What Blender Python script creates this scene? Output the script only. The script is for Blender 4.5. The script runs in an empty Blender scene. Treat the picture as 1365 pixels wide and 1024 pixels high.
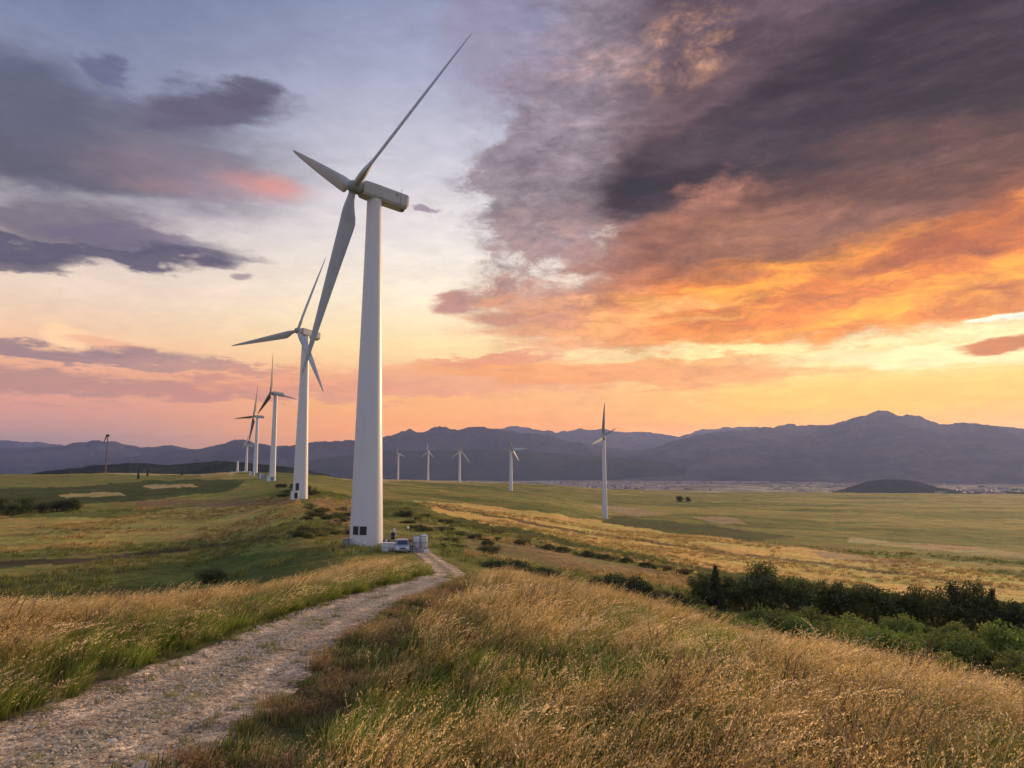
import bpy, bmesh, math, random
import numpy as np
from mathutils import Vector, Matrix
random.seed(7)
SC = bpy.context.scene
COL = SC.collection
R = math.radians

# ------------------------------------------------------------------ camera
F, HZ, CX, CY = 940.0, 625.0, 682.5, 512.0          # focal length and horizon in photo pixels (1365 x 1024)
PITCH = math.atan((HZ - CY) / F)
cam_d = bpy.data.cameras.new('camera'); cam = bpy.data.objects.new('camera', cam_d); COL.objects.link(cam)
cam_d.sensor_width = 36.0; cam_d.lens = F / 1365.0 * 36.0
cam_d.clip_start = 0.1; cam_d.clip_end = 60000
cam.location = (0, 0, 0); cam.rotation_euler = (math.pi / 2 + PITCH, 0, 0)
SC.camera = cam
SC.view_settings.view_transform = 'Standard'; SC.view_settings.look = 'None'
SC.view_settings.gamma = 1.0; SC.view_settings.use_curve_mapping = False
SC.view_settings.exposure = 0.0

def ray(px, py):
    c, s = math.cos(PITCH), math.sin(PITCH)
    X = (px - CX) / F; Z = -(py - CY) / F
    return (X, c - s * Z, s + c * Z)
def at(px, py, Y):
    d = ray(px, py); k = Y / d[1]
    return Vector((d[0] * k, Y, d[2] * k))
def azel(px, py):
    x, y, z = ray(px, py); n = math.sqrt(x*x + y*y + z*z)
    return math.degrees(math.atan2(x, y)), math.degrees(math.asin(z / n))
def lin(c):
    return tuple(((v / 255.0) / 12.92 if v <= 10.3 else ((v / 255.0 + .055) / 1.055) ** 2.4) for v in c)

# ------------------------------------------------------------------ node shorthand
class NB:
    def __init__(s, tree): s.t = tree; s.n = tree.nodes; s.l = tree.links
    def new(s, ty, **kw):
        o = s.n.new(ty)
        for k, v in kw.items(): setattr(o, k, v)
        return o
    def put(s, sock, v):
        if isinstance(v, bpy.types.NodeSocket): s.l.new(v, sock)
        elif isinstance(v, (tuple, list)):
            sock.default_value = tuple(v) + (1,) * (len(sock.default_value) - len(v))
        else: sock.default_value = v
    def m(s, op, a, b=0.0, c=0.0, clamp=False):
        o = s.new('ShaderNodeMath', operation=op, use_clamp=clamp)
        s.put(o.inputs[0], a); s.put(o.inputs[1], b); s.put(o.inputs[2], c); return o.outputs[0]
    def vm(s, op, a, b=(0, 0, 0)):
        o = s.new('ShaderNodeVectorMath', operation=op)
        s.put(o.inputs[0], a); s.put(o.inputs[1], b)
        return o.outputs['Value'] if op in ('LENGTH', 'DOT_PRODUCT') else o.outputs[0]
    def sc(s, a, k):
        o = s.new('ShaderNodeVectorMath', operation='SCALE'); s.put(o.inputs[0], a); s.put(o.inputs['Scale'], k); return o.outputs[0]
    def xyz(s, x, y, z):
        o = s.new('ShaderNodeCombineXYZ'); s.put(o.inputs[0], x); s.put(o.inputs[1], y); s.put(o.inputs[2], z); return o.outputs[0]
    def sep(s, v):
        o = s.new('ShaderNodeSeparateXYZ'); s.put(o.inputs[0], v); return o.outputs
    def noise(s, v, scale, detail=4, rough=.5, dist=0.0, col=False):
        o = s.new('ShaderNodeTexNoise'); s.put(o.inputs['Vector'], v); s.put(o.inputs['Scale'], scale)
        o.inputs['Detail'].default_value = detail; o.inputs['Roughness'].default_value = rough; o.inputs['Distortion'].default_value = dist
        return o.outputs[1] if col else o.outputs[0]
    def mr(s, v, a, b, c=0.0, d=1.0, smooth=True):
        o = s.new('ShaderNodeMapRange', interpolation_type='SMOOTHSTEP' if smooth else 'LINEAR')
        for i, x in enumerate((v, a, b, c, d)): s.put(o.inputs[i], x)
        return o.outputs[0]
    def mix(s, f, a, b, mode='MIX'):
        o = s.new('ShaderNodeMix', data_type='RGBA', blend_type=mode)
        s.put(o.inputs[0], f); s.put(o.inputs[6], a); s.put(o.inputs[7], b); return o.outputs[2]
    def ramp(s, f, stops):
        o = s.new('ShaderNodeValToRGB'); e = o.color_ramp.elements
        s.put(o.inputs[0], f)
        while len(e) < len(stops): e.new(0.5)
        for i, (p, c) in enumerate(stops):
            e[i].position = p; e[i].color = tuple(c) + (1,)
        return o.outputs[0]

# ------------------------------------------------------------------ sky
SUN_AZ, SUN_EL = 42.0, 9.0
HAZE = 4.3e-5                                        # density of the air in the haze box
w = bpy.data.worlds.new('World'); SC.world = w; w.use_nodes = True
w.node_tree.nodes.clear(); S = NB(w.node_tree)
tc = S.new('ShaderNodeTexCoord').outputs['Generated']
dx, dy, dz = S.sep(S.vm('NORMALIZE', tc))
az = S.m('MULTIPLY', S.m('ARCTAN2', dx, dy), 57.29578)
el = S.m('MULTIPLY', S.m('ARCSINE', dz), 57.29578)
zc = S.m('ADD', S.m('MAXIMUM', dz, 0.0), 0.10)
plane = S.xyz(S.m('DIVIDE', dx, zc), S.m('DIVIDE', dy, zc), 0.0)          # a flat cloud deck overhead
flat = S.xyz(dx, dy, S.m('MULTIPLY', dz, 3.0))                             # layered clouds near the horizon
P0 = S.xyz(az, el, 0.0)
w1 = S.vm('SUBTRACT', S.noise(flat, 2.6, 5, .55, col=True), (.5, .5, .5))
w2 = S.vm('SUBTRACT', S.noise(plane, 3.2, 9, .62, col=True), (.5, .5, .5))
w3 = S.vm('SUBTRACT', S.noise(flat, 13.0, 9, .6, col=True), (.5, .5, .5))
P = S.vm('ADD', P0, S.vm('MULTIPLY', w1, (12, 5, 0)))
P = S.vm('ADD', P, S.vm('MULTIPLY', w2, (4.5, 3.5, 0)))
P = S.vm('ADD', P, S.vm('MULTIPLY', w3, (5, 2.6, 0)))
def rot_map(v, ang, sx, sy):
    o = S.new('ShaderNodeMapping'); S.put(o.inputs[0], v)
    o.inputs['Rotation'].default_value = (0, 0, ang); o.inputs['Scale'].default_value = (sx, sy, 1); return o.outputs[0]
streak = S.noise(rot_map(plane, R(52), 2.6, .8), 1.6, 10, .62, .6)         # ribbed underside of the big cloud
puff = S.noise(plane, 4.2, 10, .66, .3)
fine = S.noise(flat, 26.0, 8, .62)
bands = S.noise(S.xyz(S.m('MULTIPLY', dx, 1.4), S.m('MULTIPLY', dy, 1.4), S.m('MULTIPLY', dz, 14.0)), 2.2, 7, .55)

def el_of(py): return azel(682, py)[1] / 45.0
def sky_ramp(stops): return S.ramp(S.m('DIVIDE', el, 45.0), [(max(0, el_of(py)) if py is not None else 1.0, lin(c)) for py, c in stops])
left = sky_ramp([(620, (150, 140, 150)), (585, (176, 146, 152)), (555, (212, 156, 150)), (515, (232, 170, 146)), (475, (242, 200, 168)), (420, (236, 214, 196)), (330, (200, 190, 196)), (200, (140, 148, 176)), (40, (108, 122, 156)), (None, (90, 102, 136))])
mid = sky_ramp([(620, (232, 152, 122)), (570, (242, 166, 122)), (520, (248, 186, 132)), (460, (254, 226, 172)), (400, (252, 236, 210)), (320, (238, 230, 226)), (220, (206, 204, 216)), (100, (166, 170, 196)), (0, (142, 152, 184)), (None, (112, 124, 166))])
right = sky_ramp([(620, (250, 170, 92)), (570, (254, 182, 96)), (525, (255, 206, 118)), (480, (255, 234, 168)), (430, (255, 250, 214)), (380, (255, 226, 150)), (300, (250, 200, 140)), (180, (226, 180, 150)), (None, (150, 140, 160))])
base = S.mix(S.mr(az, -34, -6), left, mid)
base = S.mix(S.mr(az, 2, 24), base, right)
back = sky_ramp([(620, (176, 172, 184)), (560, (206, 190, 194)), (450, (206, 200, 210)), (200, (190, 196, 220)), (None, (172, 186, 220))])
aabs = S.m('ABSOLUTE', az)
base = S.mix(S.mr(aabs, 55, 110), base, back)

def blob(cur, c, a, b, col, op=1.0, soft=.5, tex=None, amp=.55, src=None):
    """ellipse of cloud: centre c, half axes a, b (photo pixels around a sky direction), feathered, eaten away by noise"""
    c0 = np.array(azel(*c)); va = np.array(azel(c[0] + a[0], c[1] + a[1])) - c0; vb = np.array(azel(c[0] + b[0], c[1] + b[1])) - c0
    mp = S.new('ShaderNodeMapping', vector_type='TEXTURE'); S.put(mp.inputs[0], src or P)
    mp.inputs['Location'].default_value = (c0[0], c0[1], 0)
    mp.inputs['Rotation'].default_value = (0, 0, math.atan2(va[1], va[0]))
    mp.inputs['Scale'].default_value = (np.linalg.norm(va), np.linalg.norm(vb), 1)
    d = S.vm('LENGTH', mp.outputs[0])
    d = S.m('ADD', d, S.m('MULTIPLY', S.m('SUBTRACT', tex if tex is not None else puff, .5), amp * 2))
    mk = S.mr(d, 1 + soft * .5, 1 - soft * .5, 0.0, op)
    return S.mix(mk, cur, lin(col) if isinstance(col, tuple) and len(col) == 3 else col), mk
def B(*a, **k):
    global sky
    sky, mk = blob(sky, *a, **k); return mk
sky = base
#@SKY
def pn(ang, kx, ky, detail=8, rough=.6, off=0.0):
    """noise in bearing and height, stretched along a slanting direction"""
    return S.noise(S.vm('ADD', rot_map(S.vm('ADD', P0, S.vm('MULTIPLY', w2, (3.0, 2.2, 0))), R(ang), kx, ky), (off, off * .7, off)), 1.0, detail, rough, .25)
PS = S.vm('ADD', P0, S.vm('ADD', S.vm('MULTIPLY', w2, (1.6, 1.2, 0)), S.vm('MULTIPLY', w3, (1.6, 1.0, 0))))
slant = pn(-17, .045, .21); slant2 = pn(-24, .03, .15, off=31.0); level = pn(-3, .035, .40, off=77.0); cell = pn(-35, .16, .26, 10, .68, 12.0)
# left bank
B((120, 190), (250, 62), (-10, 80), (110, 110, 128), op=.93, soft=1.0, tex=slant2, amp=.7)
B((30, 150), (120, 50), (-20, 70), (94, 99, 120), op=.9, soft=1.0)
B((70, 215), (170, 36), (-6, 34), (96, 96, 114), op=.85, soft=1.0, tex=slant2)
B((235, 228), (120, 26), (-5, 34), (142, 126, 138), op=.5, soft=1.1)
B((220, 248), (40, 8), (-2, 16), (176, 138, 142), op=.3, soft=1.2)
B((350, 249), (54, 7), (-2, 13), (206, 148, 148), op=.75, soft=1.6, amp=1.0, tex=slant, src=PS)
B((372, 248), (24, 4), (-2, 9), (224, 152, 142), op=.6, soft=1.6, amp=.9, src=PS)
B((300, 262), (50, 8), (-2, 12), (160, 138, 150), op=.5, soft=1.1)
B((255, 138), (104, 4), (0, 34), (98, 94, 118), op=.95, soft=.8, amp=.6)
B((310, 122), (44, -4), (0, 20), (96, 92, 116), op=.9, soft=.8)
B((105, 75), (30, 16), (-6, 14), (100, 102, 134), op=.8, soft=.8)
B((60, 300), (190, 16), (-4, 30), (112, 108, 124), op=.9, soft=.9, tex=level)
B((200, 325), (100, 12), (-2, 14), (112, 106, 130), op=.8, soft=.9, tex=level)
B((120, 342), (170, 5), (0, 13), (92, 90, 114), op=.95, soft=.8, tex=level)
B((30, 350), (120, 4), (0, 16), (94, 92, 114), op=.9, soft=.8, tex=level)
B((320, 367), (12, 1), (0, 4), (150, 134, 146), op=.8, soft=.9, src=PS)
B((60, 468), (130, 6), (0, 12), (162, 136, 142), op=.95, soft=.7)
B((88, 450), (34, 8), (0, 14), (255, 212, 172), op=1.0, soft=.6, amp=.5, src=PS)
B((140, 460), (50, 10), (0, 7), (236, 178, 150), op=.7, soft=.8, amp=.8, src=PS)
B((120, 474), (150, 6), (0, 9), (160, 134, 142), op=.85, soft=.8, src=PS)
B((250, 486), (170, 12), (0, 8), (178, 142, 146), op=.85, soft=.8)
B((90, 513), (280, 8), (0, 19), (176, 140, 142), op=.85, soft=.9, tex=level)
B((330, 522), (220, 2), (0, 13), (198, 144, 140), op=.75, soft=1.0, tex=level)
B((560, 512), (260, 4), (0, 18), (232, 160, 136), op=.7, soft=1.0, tex=level)
# big cloud, right: its underside is lit from the low sun, so the colour goes with the height in the sky
def by_height(wob, amp, st): return S.ramp(S.m('DIVIDE', S.m('ADD', el, S.m('MULTIPLY', S.m('SUBTRACT', wob, .5), amp)), 45.0), [(el_of(py) if py is not None else 1.0, lin(c)) for py, c in st])
cl_ramp = by_height(slant, 13, [(560, (250, 170, 110)), (480, (246, 156, 84)), (420, (234, 134, 60)), (350, (196, 112, 66)), (270, (138, 94, 82)), (160, (104, 82, 90)), (None, (84, 76, 92))])
cl_left = by_height(cell, 14, [(500, (244, 176, 128)), (420, (218, 152, 122)), (350, (178, 142, 138)), (280, (146, 130, 138)), (180, (154, 140, 150)), (60, (150, 140, 152))])
ccol = S.mix(S.mr(az, 3, 15), cl_left, cl_ramp)
B((1010, 120), (400, -60), (60, 300), ccol, op=1.0, soft=.30, amp=.55, tex=cell)
B((715, 250), (95, 0), (20, 150), cl_left, op=.92, soft=.5, amp=1.3, tex=cell)
B((670, 60), (90, -10), (10, 110), (150, 134, 156), op=.55, soft=1.1, amp=1.2, tex=cell)
B((900, 425), (300, -20), (10, 56), ccol, op=.95, soft=.5, tex=level, amp=.8)
B((1230, 330), (340, -70), (30, 112), ccol, op=1.0, soft=.4, amp=.5, tex=slant)
B((800, 505), (250, 4), (0, 20), (242, 162, 112), op=.85, soft=.8, tex=level, amp=.9)
B((660, 480), (100, -4), (0, 11), (230, 154, 126), op=.85, soft=.7, tex=level)
B((605, 405), (32, -2), (2, 15), (190, 138, 130), op=.95, soft=.7, amp=1.1, src=PS)
B((665, 425), (40, 0), (2, 8), (206, 148, 130), op=.9, soft=.7, amp=1.0, src=PS)
B((563, 287), (16, -1), (0, 6), (160, 144, 160), op=.9, soft=.6)
# darker small puffs along the ragged left edge
B((690, 250), (90, 20), (-10, 140), S.mix(S.mr(pn(-38, .22, .5, 10, .7, 5.0), .42, .66), sky, lin((110, 100, 112))), op=.7, soft=1.1, amp=.7, tex=cell)
# lit cloud underside
glow = S.mr(slant, .41, .60)
glow2 = S.mr(pn(-12, .07, .38, off=51.0), .46, .60)
sky, _ = blob(sky, (1210, 330), (330, -70), (24, 80), S.mix(glow, ccol, tuple(v * 1.15 for v in lin((255, 158, 42)))), op=.95, soft=.7, amp=.4)
sky, _ = blob(sky, (1080, 402), (330, -26), (6, 42), S.mix(glow2, ccol, tuple(v * 1.15 for v in lin((255, 170, 60)))), op=.95, soft=.8, amp=.4, tex=level)
sky, _ = blob(sky, (860, 430), (170, -8), (4, 30), S.mix(glow2, ccol, lin((252, 178, 112))), op=.85, soft=1.0, amp=.5, tex=level)
# dark shelf: a long bank rising from its tip near the middle to the top right corner
fib = pn(-27, .05, .34, 10, .66, 3.0); shade = S.mr(fib, .3, .7)
dk = S.mix(shade, lin((46, 38, 48)), lin((78, 64, 74))); dk2 = S.mix(shade, lin((84, 58, 56)), lin((132, 90, 76)))
B((1150, 240), (330, -120), (34, 60), dk2, op=.9, soft=1.1, amp=.5, tex=slant)
B((1250, 200), (260, -90), (30, 60), dk2, op=.9, soft=1.0, amp=.5, tex=slant)
B((1050, 165), (300, -155), (24, 46), dk, op=1.0, soft=.8, amp=.35, tex=slant2)
B((1240, 75), (310, -155), (46, 92), dk, op=1.0, soft=.9, amp=.35, tex=slant2)
B((1380, 40), (200, -60), (60, 110), dk, op=.9, soft=1.1, amp=.35, tex=slant2)
B((890, 243), (105, -48), (18, 36), dk, op=.97, soft=.8, amp=.45, tex=slant)
B((835, 272), (46, -16), (8, 16), dk, op=.9, soft=.8, amp=.5, tex=slant)
B((1010, 318), (220, -40), (10, 36), S.mix(shade, lin((128, 88, 80)), lin((172, 116, 92))), op=.85, soft=1.0, amp=.6, tex=slant)
B((1240, 325), (140, -44), (10, 20), (170, 92, 52), op=.7, soft=1.0, amp=.7, tex=slant)
# peach opening at the top and rims
sky, _ = blob(sky, (915, 50), (80, -40), (26, 40), S.mix(S.mr(cell, .44, .72), sky, lin((232, 172, 134))), op=.8, soft=1.0, amp=.6)
sky, _ = blob(sky, (780, 80), (90, -10), (20, 60), S.mix(S.mr(puff, .50, .66), sky, lin((196, 162, 160))), op=.7, soft=1.2, amp=.6)
sky, _ = blob(sky, (990, 250), (90, -36), (12, 16), S.mix(S.mr(cell, .42, .70), sky, lin((200, 134, 110))), op=.7, soft=1.1, amp=.6)
# open strip towards the sun
B((1230, 478), (220, -12), (0, 24), (255, 238, 182), op=.95, soft=.7, tex=level, amp=.5)
B((1000, 478), (110, -4), (0, 9), (255, 228, 160), op=.85, soft=.8, tex=level)
B((1320, 426), (60, -5), (0, 8), (255, 252, 228), op=1.0, soft=.7)
B((1335, 460), (60, -6), (0, 9), (206, 122, 74), op=.95, soft=.6, src=PS)
B((905, 492), (120, 0), (0, 6), (246, 176, 112), op=.7, soft=.8, tex=level)
#@ENDSKY
# relief inside the clouds on the right, fine on the left
inside = S.m('MULTIPLY', S.mr(el, 5, 13), S.mr(az, -3, 7, .2, 1.0))
rel = S.mix(S.mr(pn(-34, .13, .42, 11, .7, 9.0), .3, .7), (.70, .70, .73), (1.28, 1.27, 1.24))
rel = S.mix(1.0, rel, S.mix(S.mr(pn(-48, .42, 1.1, 9, .68, 21.0), .3, .7), (.86, .86, .87), (1.14, 1.13, 1.12)), 'MULTIPLY')
sky = S.mix(inside, sky, S.mix(1.0, sky, rel, 'MULTIPLY'))
sky = S.mix(S.mr(az, -20, 12, .3, 1.0), sky, S.mix(1.0, sky, S.mix(S.mr(fine, .3, .7), (.93, .93, .94), (1.07, 1.06, 1.05)), 'MULTIPLY'))
# the sky itself lies beyond the haze: give it the colour it must have to show as above through that air
path = S.m('MINIMUM', S.m('DIVIDE', 1080.0, S.m('MAXIMUM', dz, .02)), 23500.0)
T = S.m('EXPONENT', S.m('MULTIPLY', path, -HAZE))
veil = S.sc(S.mix(S.mr(az, -25, 35), (.15, .19, .34), (.22, .20, .31)), S.m('MULTIPLY', S.m('SUBTRACT', 1.0, T), S.mr(el, 8, 20, 1.0, .7)))
sky = S.vm('MAXIMUM', S.vm('SUBTRACT', sky, veil), (.01, .01, .01))
sky = S.sc(sky, S.m('DIVIDE', 1.0, T))
sky = S.mix(S.mr(el, -.5, -3.0), sky, lin((120, 110, 120)))
SKY_GAIN = 1.0
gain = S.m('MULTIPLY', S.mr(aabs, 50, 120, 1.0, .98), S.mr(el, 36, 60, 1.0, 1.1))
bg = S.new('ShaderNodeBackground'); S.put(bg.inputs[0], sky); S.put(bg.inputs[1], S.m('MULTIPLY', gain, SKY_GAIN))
nish = S.new('ShaderNodeTexSky', sky_type='NISHITA', sun_disc=False)
nish.sun_elevation = R(SUN_EL); nish.sun_rotation = R(SUN_AZ)
bg2 = S.new('ShaderNodeBackground'); S.put(bg2.inputs[0], nish.outputs[0]); bg2.inputs[1].default_value = 0.001
add = S.new('ShaderNodeAddShader'); S.l.new(bg.outputs[0], add.inputs[0]); S.l.new(bg2.outputs[0], add.inputs[1])
S.l.new(add.outputs[0], S.new('ShaderNodeOutputWorld').inputs[0])
w.cycles.sampling_method = 'MANUAL'; w.cycles.sample_map_resolution = 512

# ------------------------------------------------------------------ sun (low, ahead and to the right, veiled by cloud)
sd = bpy.data.lights.new('sun', 'SUN'); sun = bpy.data.objects.new('sun', sd); COL.objects.link(sun)
sd.energy = 4.6; sd.angle = R(6); sd.color = (1.0, .66, .36)
sv = Vector((math.sin(R(SUN_AZ)) * math.cos(R(SUN_EL)), math.cos(R(SUN_AZ)) * math.cos(R(SUN_EL)), math.sin(R(SUN_EL))))
sun.rotation_euler = (-sv).to_track_quat('-Z', 'Y').to_euler()
#@REST
# ------------------------------------------------------------------ helpers
def link(o, parent=None):
    COL.objects.link(o)
    if parent is not None: o.parent = parent
    return o
def mesh_np(name, V, Fq, mat=None, smooth=True, cols=None, mats=None, parent=None, fmat=None, uvless=True):
    """numpy vertices and faces (all the same size) to ONE mesh object"""
    me = bpy.data.meshes.new(name); V = np.asarray(V, np.float32); Fq = np.asarray(Fq, np.int32)
    n, k = Fq.shape
    me.vertices.add(len(V)); me.vertices.foreach_set('co', V.ravel())
    me.loops.add(n * k); me.loops.foreach_set('vertex_index', Fq.ravel())
    me.polygons.add(n); me.polygons.foreach_set('loop_start', np.arange(n, dtype=np.int32) * k)
    me.polygons.foreach_set('loop_total', np.full(n, k, np.int32))
    if fmat is not None: me.polygons.foreach_set('material_index', np.asarray(fmat, np.int32))
    me.update(calc_edges=True)
    me.polygons.foreach_set('use_smooth', np.full(n, smooth, bool))
    if cols is not None:
        a = me.color_attributes.new('col', 'FLOAT_COLOR', 'POINT')
        c4 = np.ones((len(V), 4), np.float32); c4[:, :3] = cols; a.data.foreach_set('color', c4.ravel())
    o = bpy.data.objects.new(name, me)
    for m_ in (mats or ([mat] if mat else [])): me.materials.append(m_)
    if parent != 'none': link(o, parent)
    return o
def tag(o, label=None, cat=None, group=None, kind=None):
    if label: o['label'] = label
    if cat: o['category'] = cat
    if group: o['group'] = group
    if kind: o['kind'] = kind
    return o
def empty(name, loc, rz=0.0):
    o = bpy.data.objects.new(name, None); o.location = loc; o.rotation_euler = (0, 0, rz); o.empty_display_size = .5
    return link(o)
class MB:
    """collects boxes, tubes and lathes and builds them as one mesh"""
    def __init__(s): s.bm = bmesh.new()
    def box(s, c, size, rot=None, bev=0.0):
        r = bmesh.ops.create_cube(s.bm, size=1.0)
        vs = r['verts']; bmesh.ops.scale(s.bm, vec=size, verts=vs)
        if bev:
            es = list({e for v in vs for e in v.link_edges})
            b = bmesh.ops.bevel(s.bm, geom=es, offset=bev, segments=2, affect='EDGES', profile=.5)
            vs = list({v for f in b['faces'] for v in f.verts} | {v for v in vs if v.is_valid})
        if rot: bmesh.ops.rotate(s.bm, cent=(0, 0, 0), matrix=rot, verts=vs)
        bmesh.ops.translate(s.bm, vec=c, verts=vs); return s
    def tube(s, a, b, r0, r1=None, seg=12, caps=True):
        a, b = Vector(a), Vector(b); d = b - a
        r = bmesh.ops.create_cone(s.bm, cap_ends=caps, segments=seg, radius1=r0, radius2=r0 if r1 is None else r1, depth=d.length)
        bmesh.ops.rotate(s.bm, cent=(0, 0, 0), matrix=d.to_track_quat('Z', 'Y').to_matrix(), verts=r['verts'])
        bmesh.ops.translate(s.bm, vec=(a + b) / 2, verts=r['verts']); return s
    def lathe(s, prof, seg=32, axis='Z', c=(0, 0, 0)):
        rings = []
        for r, h in prof:
            rg = []
            for i in range(seg):
                t = 2 * math.pi * i / seg; x, y = r * math.cos(t), r * math.sin(t)
                p = (x, y, h) if axis == 'Z' else ((h, x, y) if axis == 'X' else (y, h, x))
                rg.append(s.bm.verts.new((p[0] + c[0], p[1] + c[1], p[2] + c[2])))
            rings.append(rg)
        for A, Bq in zip(rings, rings[1:]):
            for i in range(seg): s.bm.faces.new((A[i], A[(i + 1) % seg], Bq[(i + 1) % seg], Bq[i]))
        if prof[0][0] > 1e-4: s.bm.faces.new(rings[0][::-1])
        if prof[-1][0] > 1e-4: s.bm.faces.new(rings[-1])
        return s
    def poly(s, pts, th, n):
        """extruded outline"""
        n = Vector(n); A = [s.bm.verts.new(p) for p in pts]; Bq = [s.bm.verts.new(Vector(p) + n * th) for p in pts]
        s.bm.faces.new(A[::-1]); s.bm.faces.new(Bq); k = len(pts)
        for i in range(k): s.bm.faces.new((A[i], A[(i + 1) % k], Bq[(i + 1) % k], Bq[i]))
        return s
    def build(s, name, mat, parent=None, smooth=False, M=None):
        bmesh.ops.recalc_face_normals(s.bm, faces=s.bm.faces)
        if M is not None: bmesh.ops.transform(s.bm, matrix=M, verts=s.bm.verts)
        me = bpy.data.meshes.new(name); s.bm.to_mesh(me); s.bm.free(); me.materials.append(mat)
        if smooth:
            for p in me.polygons: p.use_smooth = True
            try: me.set_sharp_from_angle(angle=R(38))
            except Exception: pass
        o = bpy.data.objects.new(name, me); return link(o, parent)

# value noise in numpy
_rng = np.random.default_rng(11); _T = _rng.random((256, 256)).astype(np.float64)
def vnoise(x, y):
    xi = np.floor(x).astype(np.int64); yi = np.floor(y).astype(np.int64); fx = x - xi; fy = y - yi
    fx = fx * fx * (3 - 2 * fx); fy = fy * fy * (3 - 2 * fy)
    g = lambda a, b: _T[a & 255, b & 255]
    return (g(xi, yi) * (1 - fx) + g(xi + 1, yi) * fx) * (1 - fy) + (g(xi, yi + 1) * (1 - fx) + g(xi + 1, yi + 1) * fx) * fy
def fbm(x, y, o=4, gain=.5):
    a, s, t = 1.0, 0.0, 0.0
    for i in range(o):
        s = s + a * vnoise(x * 2.03 ** i + 17.3 * i, y * 2.03 ** i + 5.1 * i); t += a; a *= gain
    return s / t
def sstep(a, b, x):
    t = np.clip((x - a) / (b - a), 0, 1); return t * t * (3 - 2 * t)

# ------------------------------------------------------------------ materials
def pbr(name, col, rough=.6, bump=0.0, bscale=20.0, var=.0, vscale=3.0, metal=0.0, var_col=None):
    m = bpy.data.materials.new(name); m.use_nodes = True; t = m.node_tree; g = NB(t); b = t.nodes['Principled BSDF']
    ob = g.new('ShaderNodeTexCoord').outputs['Object']
    b.inputs['Roughness'].default_value = rough; b.inputs['Metallic'].default_value = metal
    c = tuple(col)
    n = g.noise(ob, vscale, 6, .6)
    vc = var_col or tuple(x * .6 for x in c)
    g.put(b.inputs['Base Color'], g.mix(g.mr(n, .42, .75, 0, var), c, vc))
    if bump:
        bn = g.new('ShaderNodeBump'); bn.inputs['Strength'].default_value = bump; bn.inputs['Distance'].default_value = .05
        g.put(bn.inputs['Height'], g.noise(ob, bscale, 5, .6)); t.links.new(bn.outputs[0], b.inputs['Normal'])
    return m
def tower_mat():
    m = pbr('tower_paint', (.78, .78, .80), .42); t = m.node_tree; g = NB(t); b = t.nodes['Principled BSDF']
    ob = g.new('ShaderNodeTexCoord').outputs['Object']
    st = g.noise(g.vm('MULTIPLY', ob, (2.2, 2.2, .05)), 1.0, 6, .65)              # rain streaks
    bl = g.noise(ob, .35, 5, .6)
    c = g.mix(g.mr(st, .45, .8, 0, .35), (.56, .56, .585), (.42, .41, .42))
    c = g.mix(g.mr(bl, .5, .8, 0, .25), c, (.47, .46, .47)); g.put(b.inputs['Base Color'], c)
    return m
M = {}
M['tower'] = tower_mat()
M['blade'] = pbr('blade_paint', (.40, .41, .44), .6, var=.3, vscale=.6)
M['nacelle'] = pbr('nacelle_shell', (.40, .42, .42), .55, var=.35, vscale=.9)
M['hub'] = pbr('hub_casting', (.26, .28, .26), .5, var=.5, vscale=2)
M['dark'] = pbr('dark_opening', (.012, .012, .016), .35)
M['seam'] = pbr('seam', (.12, .12, .12), .7)
M['concrete'] = pbr('concrete', (.42, .40, .37), .9, .4, 6, .5, 2)
M['white_metal'] = pbr('white_sheet_metal', (.60, .61, .63), .45, var=.5, vscale=1.5)
M['grey_metal'] = pbr('grey_steel', (.22, .24, .27), .45, var=.4, vscale=3, metal=.4)
M['car'] = pbr('silver_car_paint', (.28, .31, .35), .28, metal=.6)
M['glass'] = pbr('dark_glass', (.03, .04, .06), .08)
M['rubber'] = pbr('rubber', (.02, .02, .02), .8)
M['lamp_glass'] = pbr('lamp_glass', (.8, .8, .76), .2)
M['wood'] = pbr('weathered_wood', (.16, .11, .07), .9, .5, 8, .6, 6)
M['rust'] = pbr('rusty_steel', (.15, .10, .09), .8, .3, 6, .6, 2)
M['stone'] = pbr('pale_stone', (.50, .46, .41), .9, .6, 9, .6, 8)
M['bark'] = pbr('bark', (.06, .045, .03), .95, .6, 9, .5, 5)

def leafy(name, trans=.35, vary=.35, rough=.7, attr='col'):
    m = bpy.data.materials.new(name); m.use_nodes = True; t = m.node_tree; g = NB(t); t.nodes.clear()
    a = g.new('ShaderNodeVertexColor', layer_name=attr).outputs[0]
    oi = g.new('ShaderNodeObjectInfo').outputs['Random']
    geo = g.new('ShaderNodeNewGeometry').outputs['Position']
    n = g.noise(geo, .35, 3, .6)
    k = g.m('MULTIPLY', g.mr(oi, 0, 1, 1 - vary, 1 + vary, False), g.mr(n, .3, .7, .75, 1.25))
    c = g.vm('MULTIPLY', a, g.xyz(k, k, k))
    d = g.new('ShaderNodeBsdfDiffuse'); g.put(d.inputs[0], c)
    tr = g.new('ShaderNodeBsdfTranslucent'); g.put(tr.inputs[0], c)
    mx = g.new('ShaderNodeMixShader'); mx.inputs[0].default_value = trans
    g.l.new(d.outputs[0], mx.inputs[1]); g.l.new(tr.outputs[0], mx.inputs[2])
    gl = g.new('ShaderNodeBsdfGlossy'); gl.inputs['Roughness'].default_value = .5; gl.inputs[0].default_value = (1, .95, .85, 1)
    m2 = g.new('ShaderNodeMixShader'); m2.inputs[0].default_value = .04
    g.l.new(mx.outputs[0], m2.inputs[1]); g.l.new(gl.outputs[0], m2.inputs[2])
    g.l.new(m2.outputs[0], g.new('ShaderNodeOutputMaterial').inputs[0]); return m
M['grass'] = leafy('grass_blades', .45, .3)
M['leaf'] = leafy('leaves', .42, .25)

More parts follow.
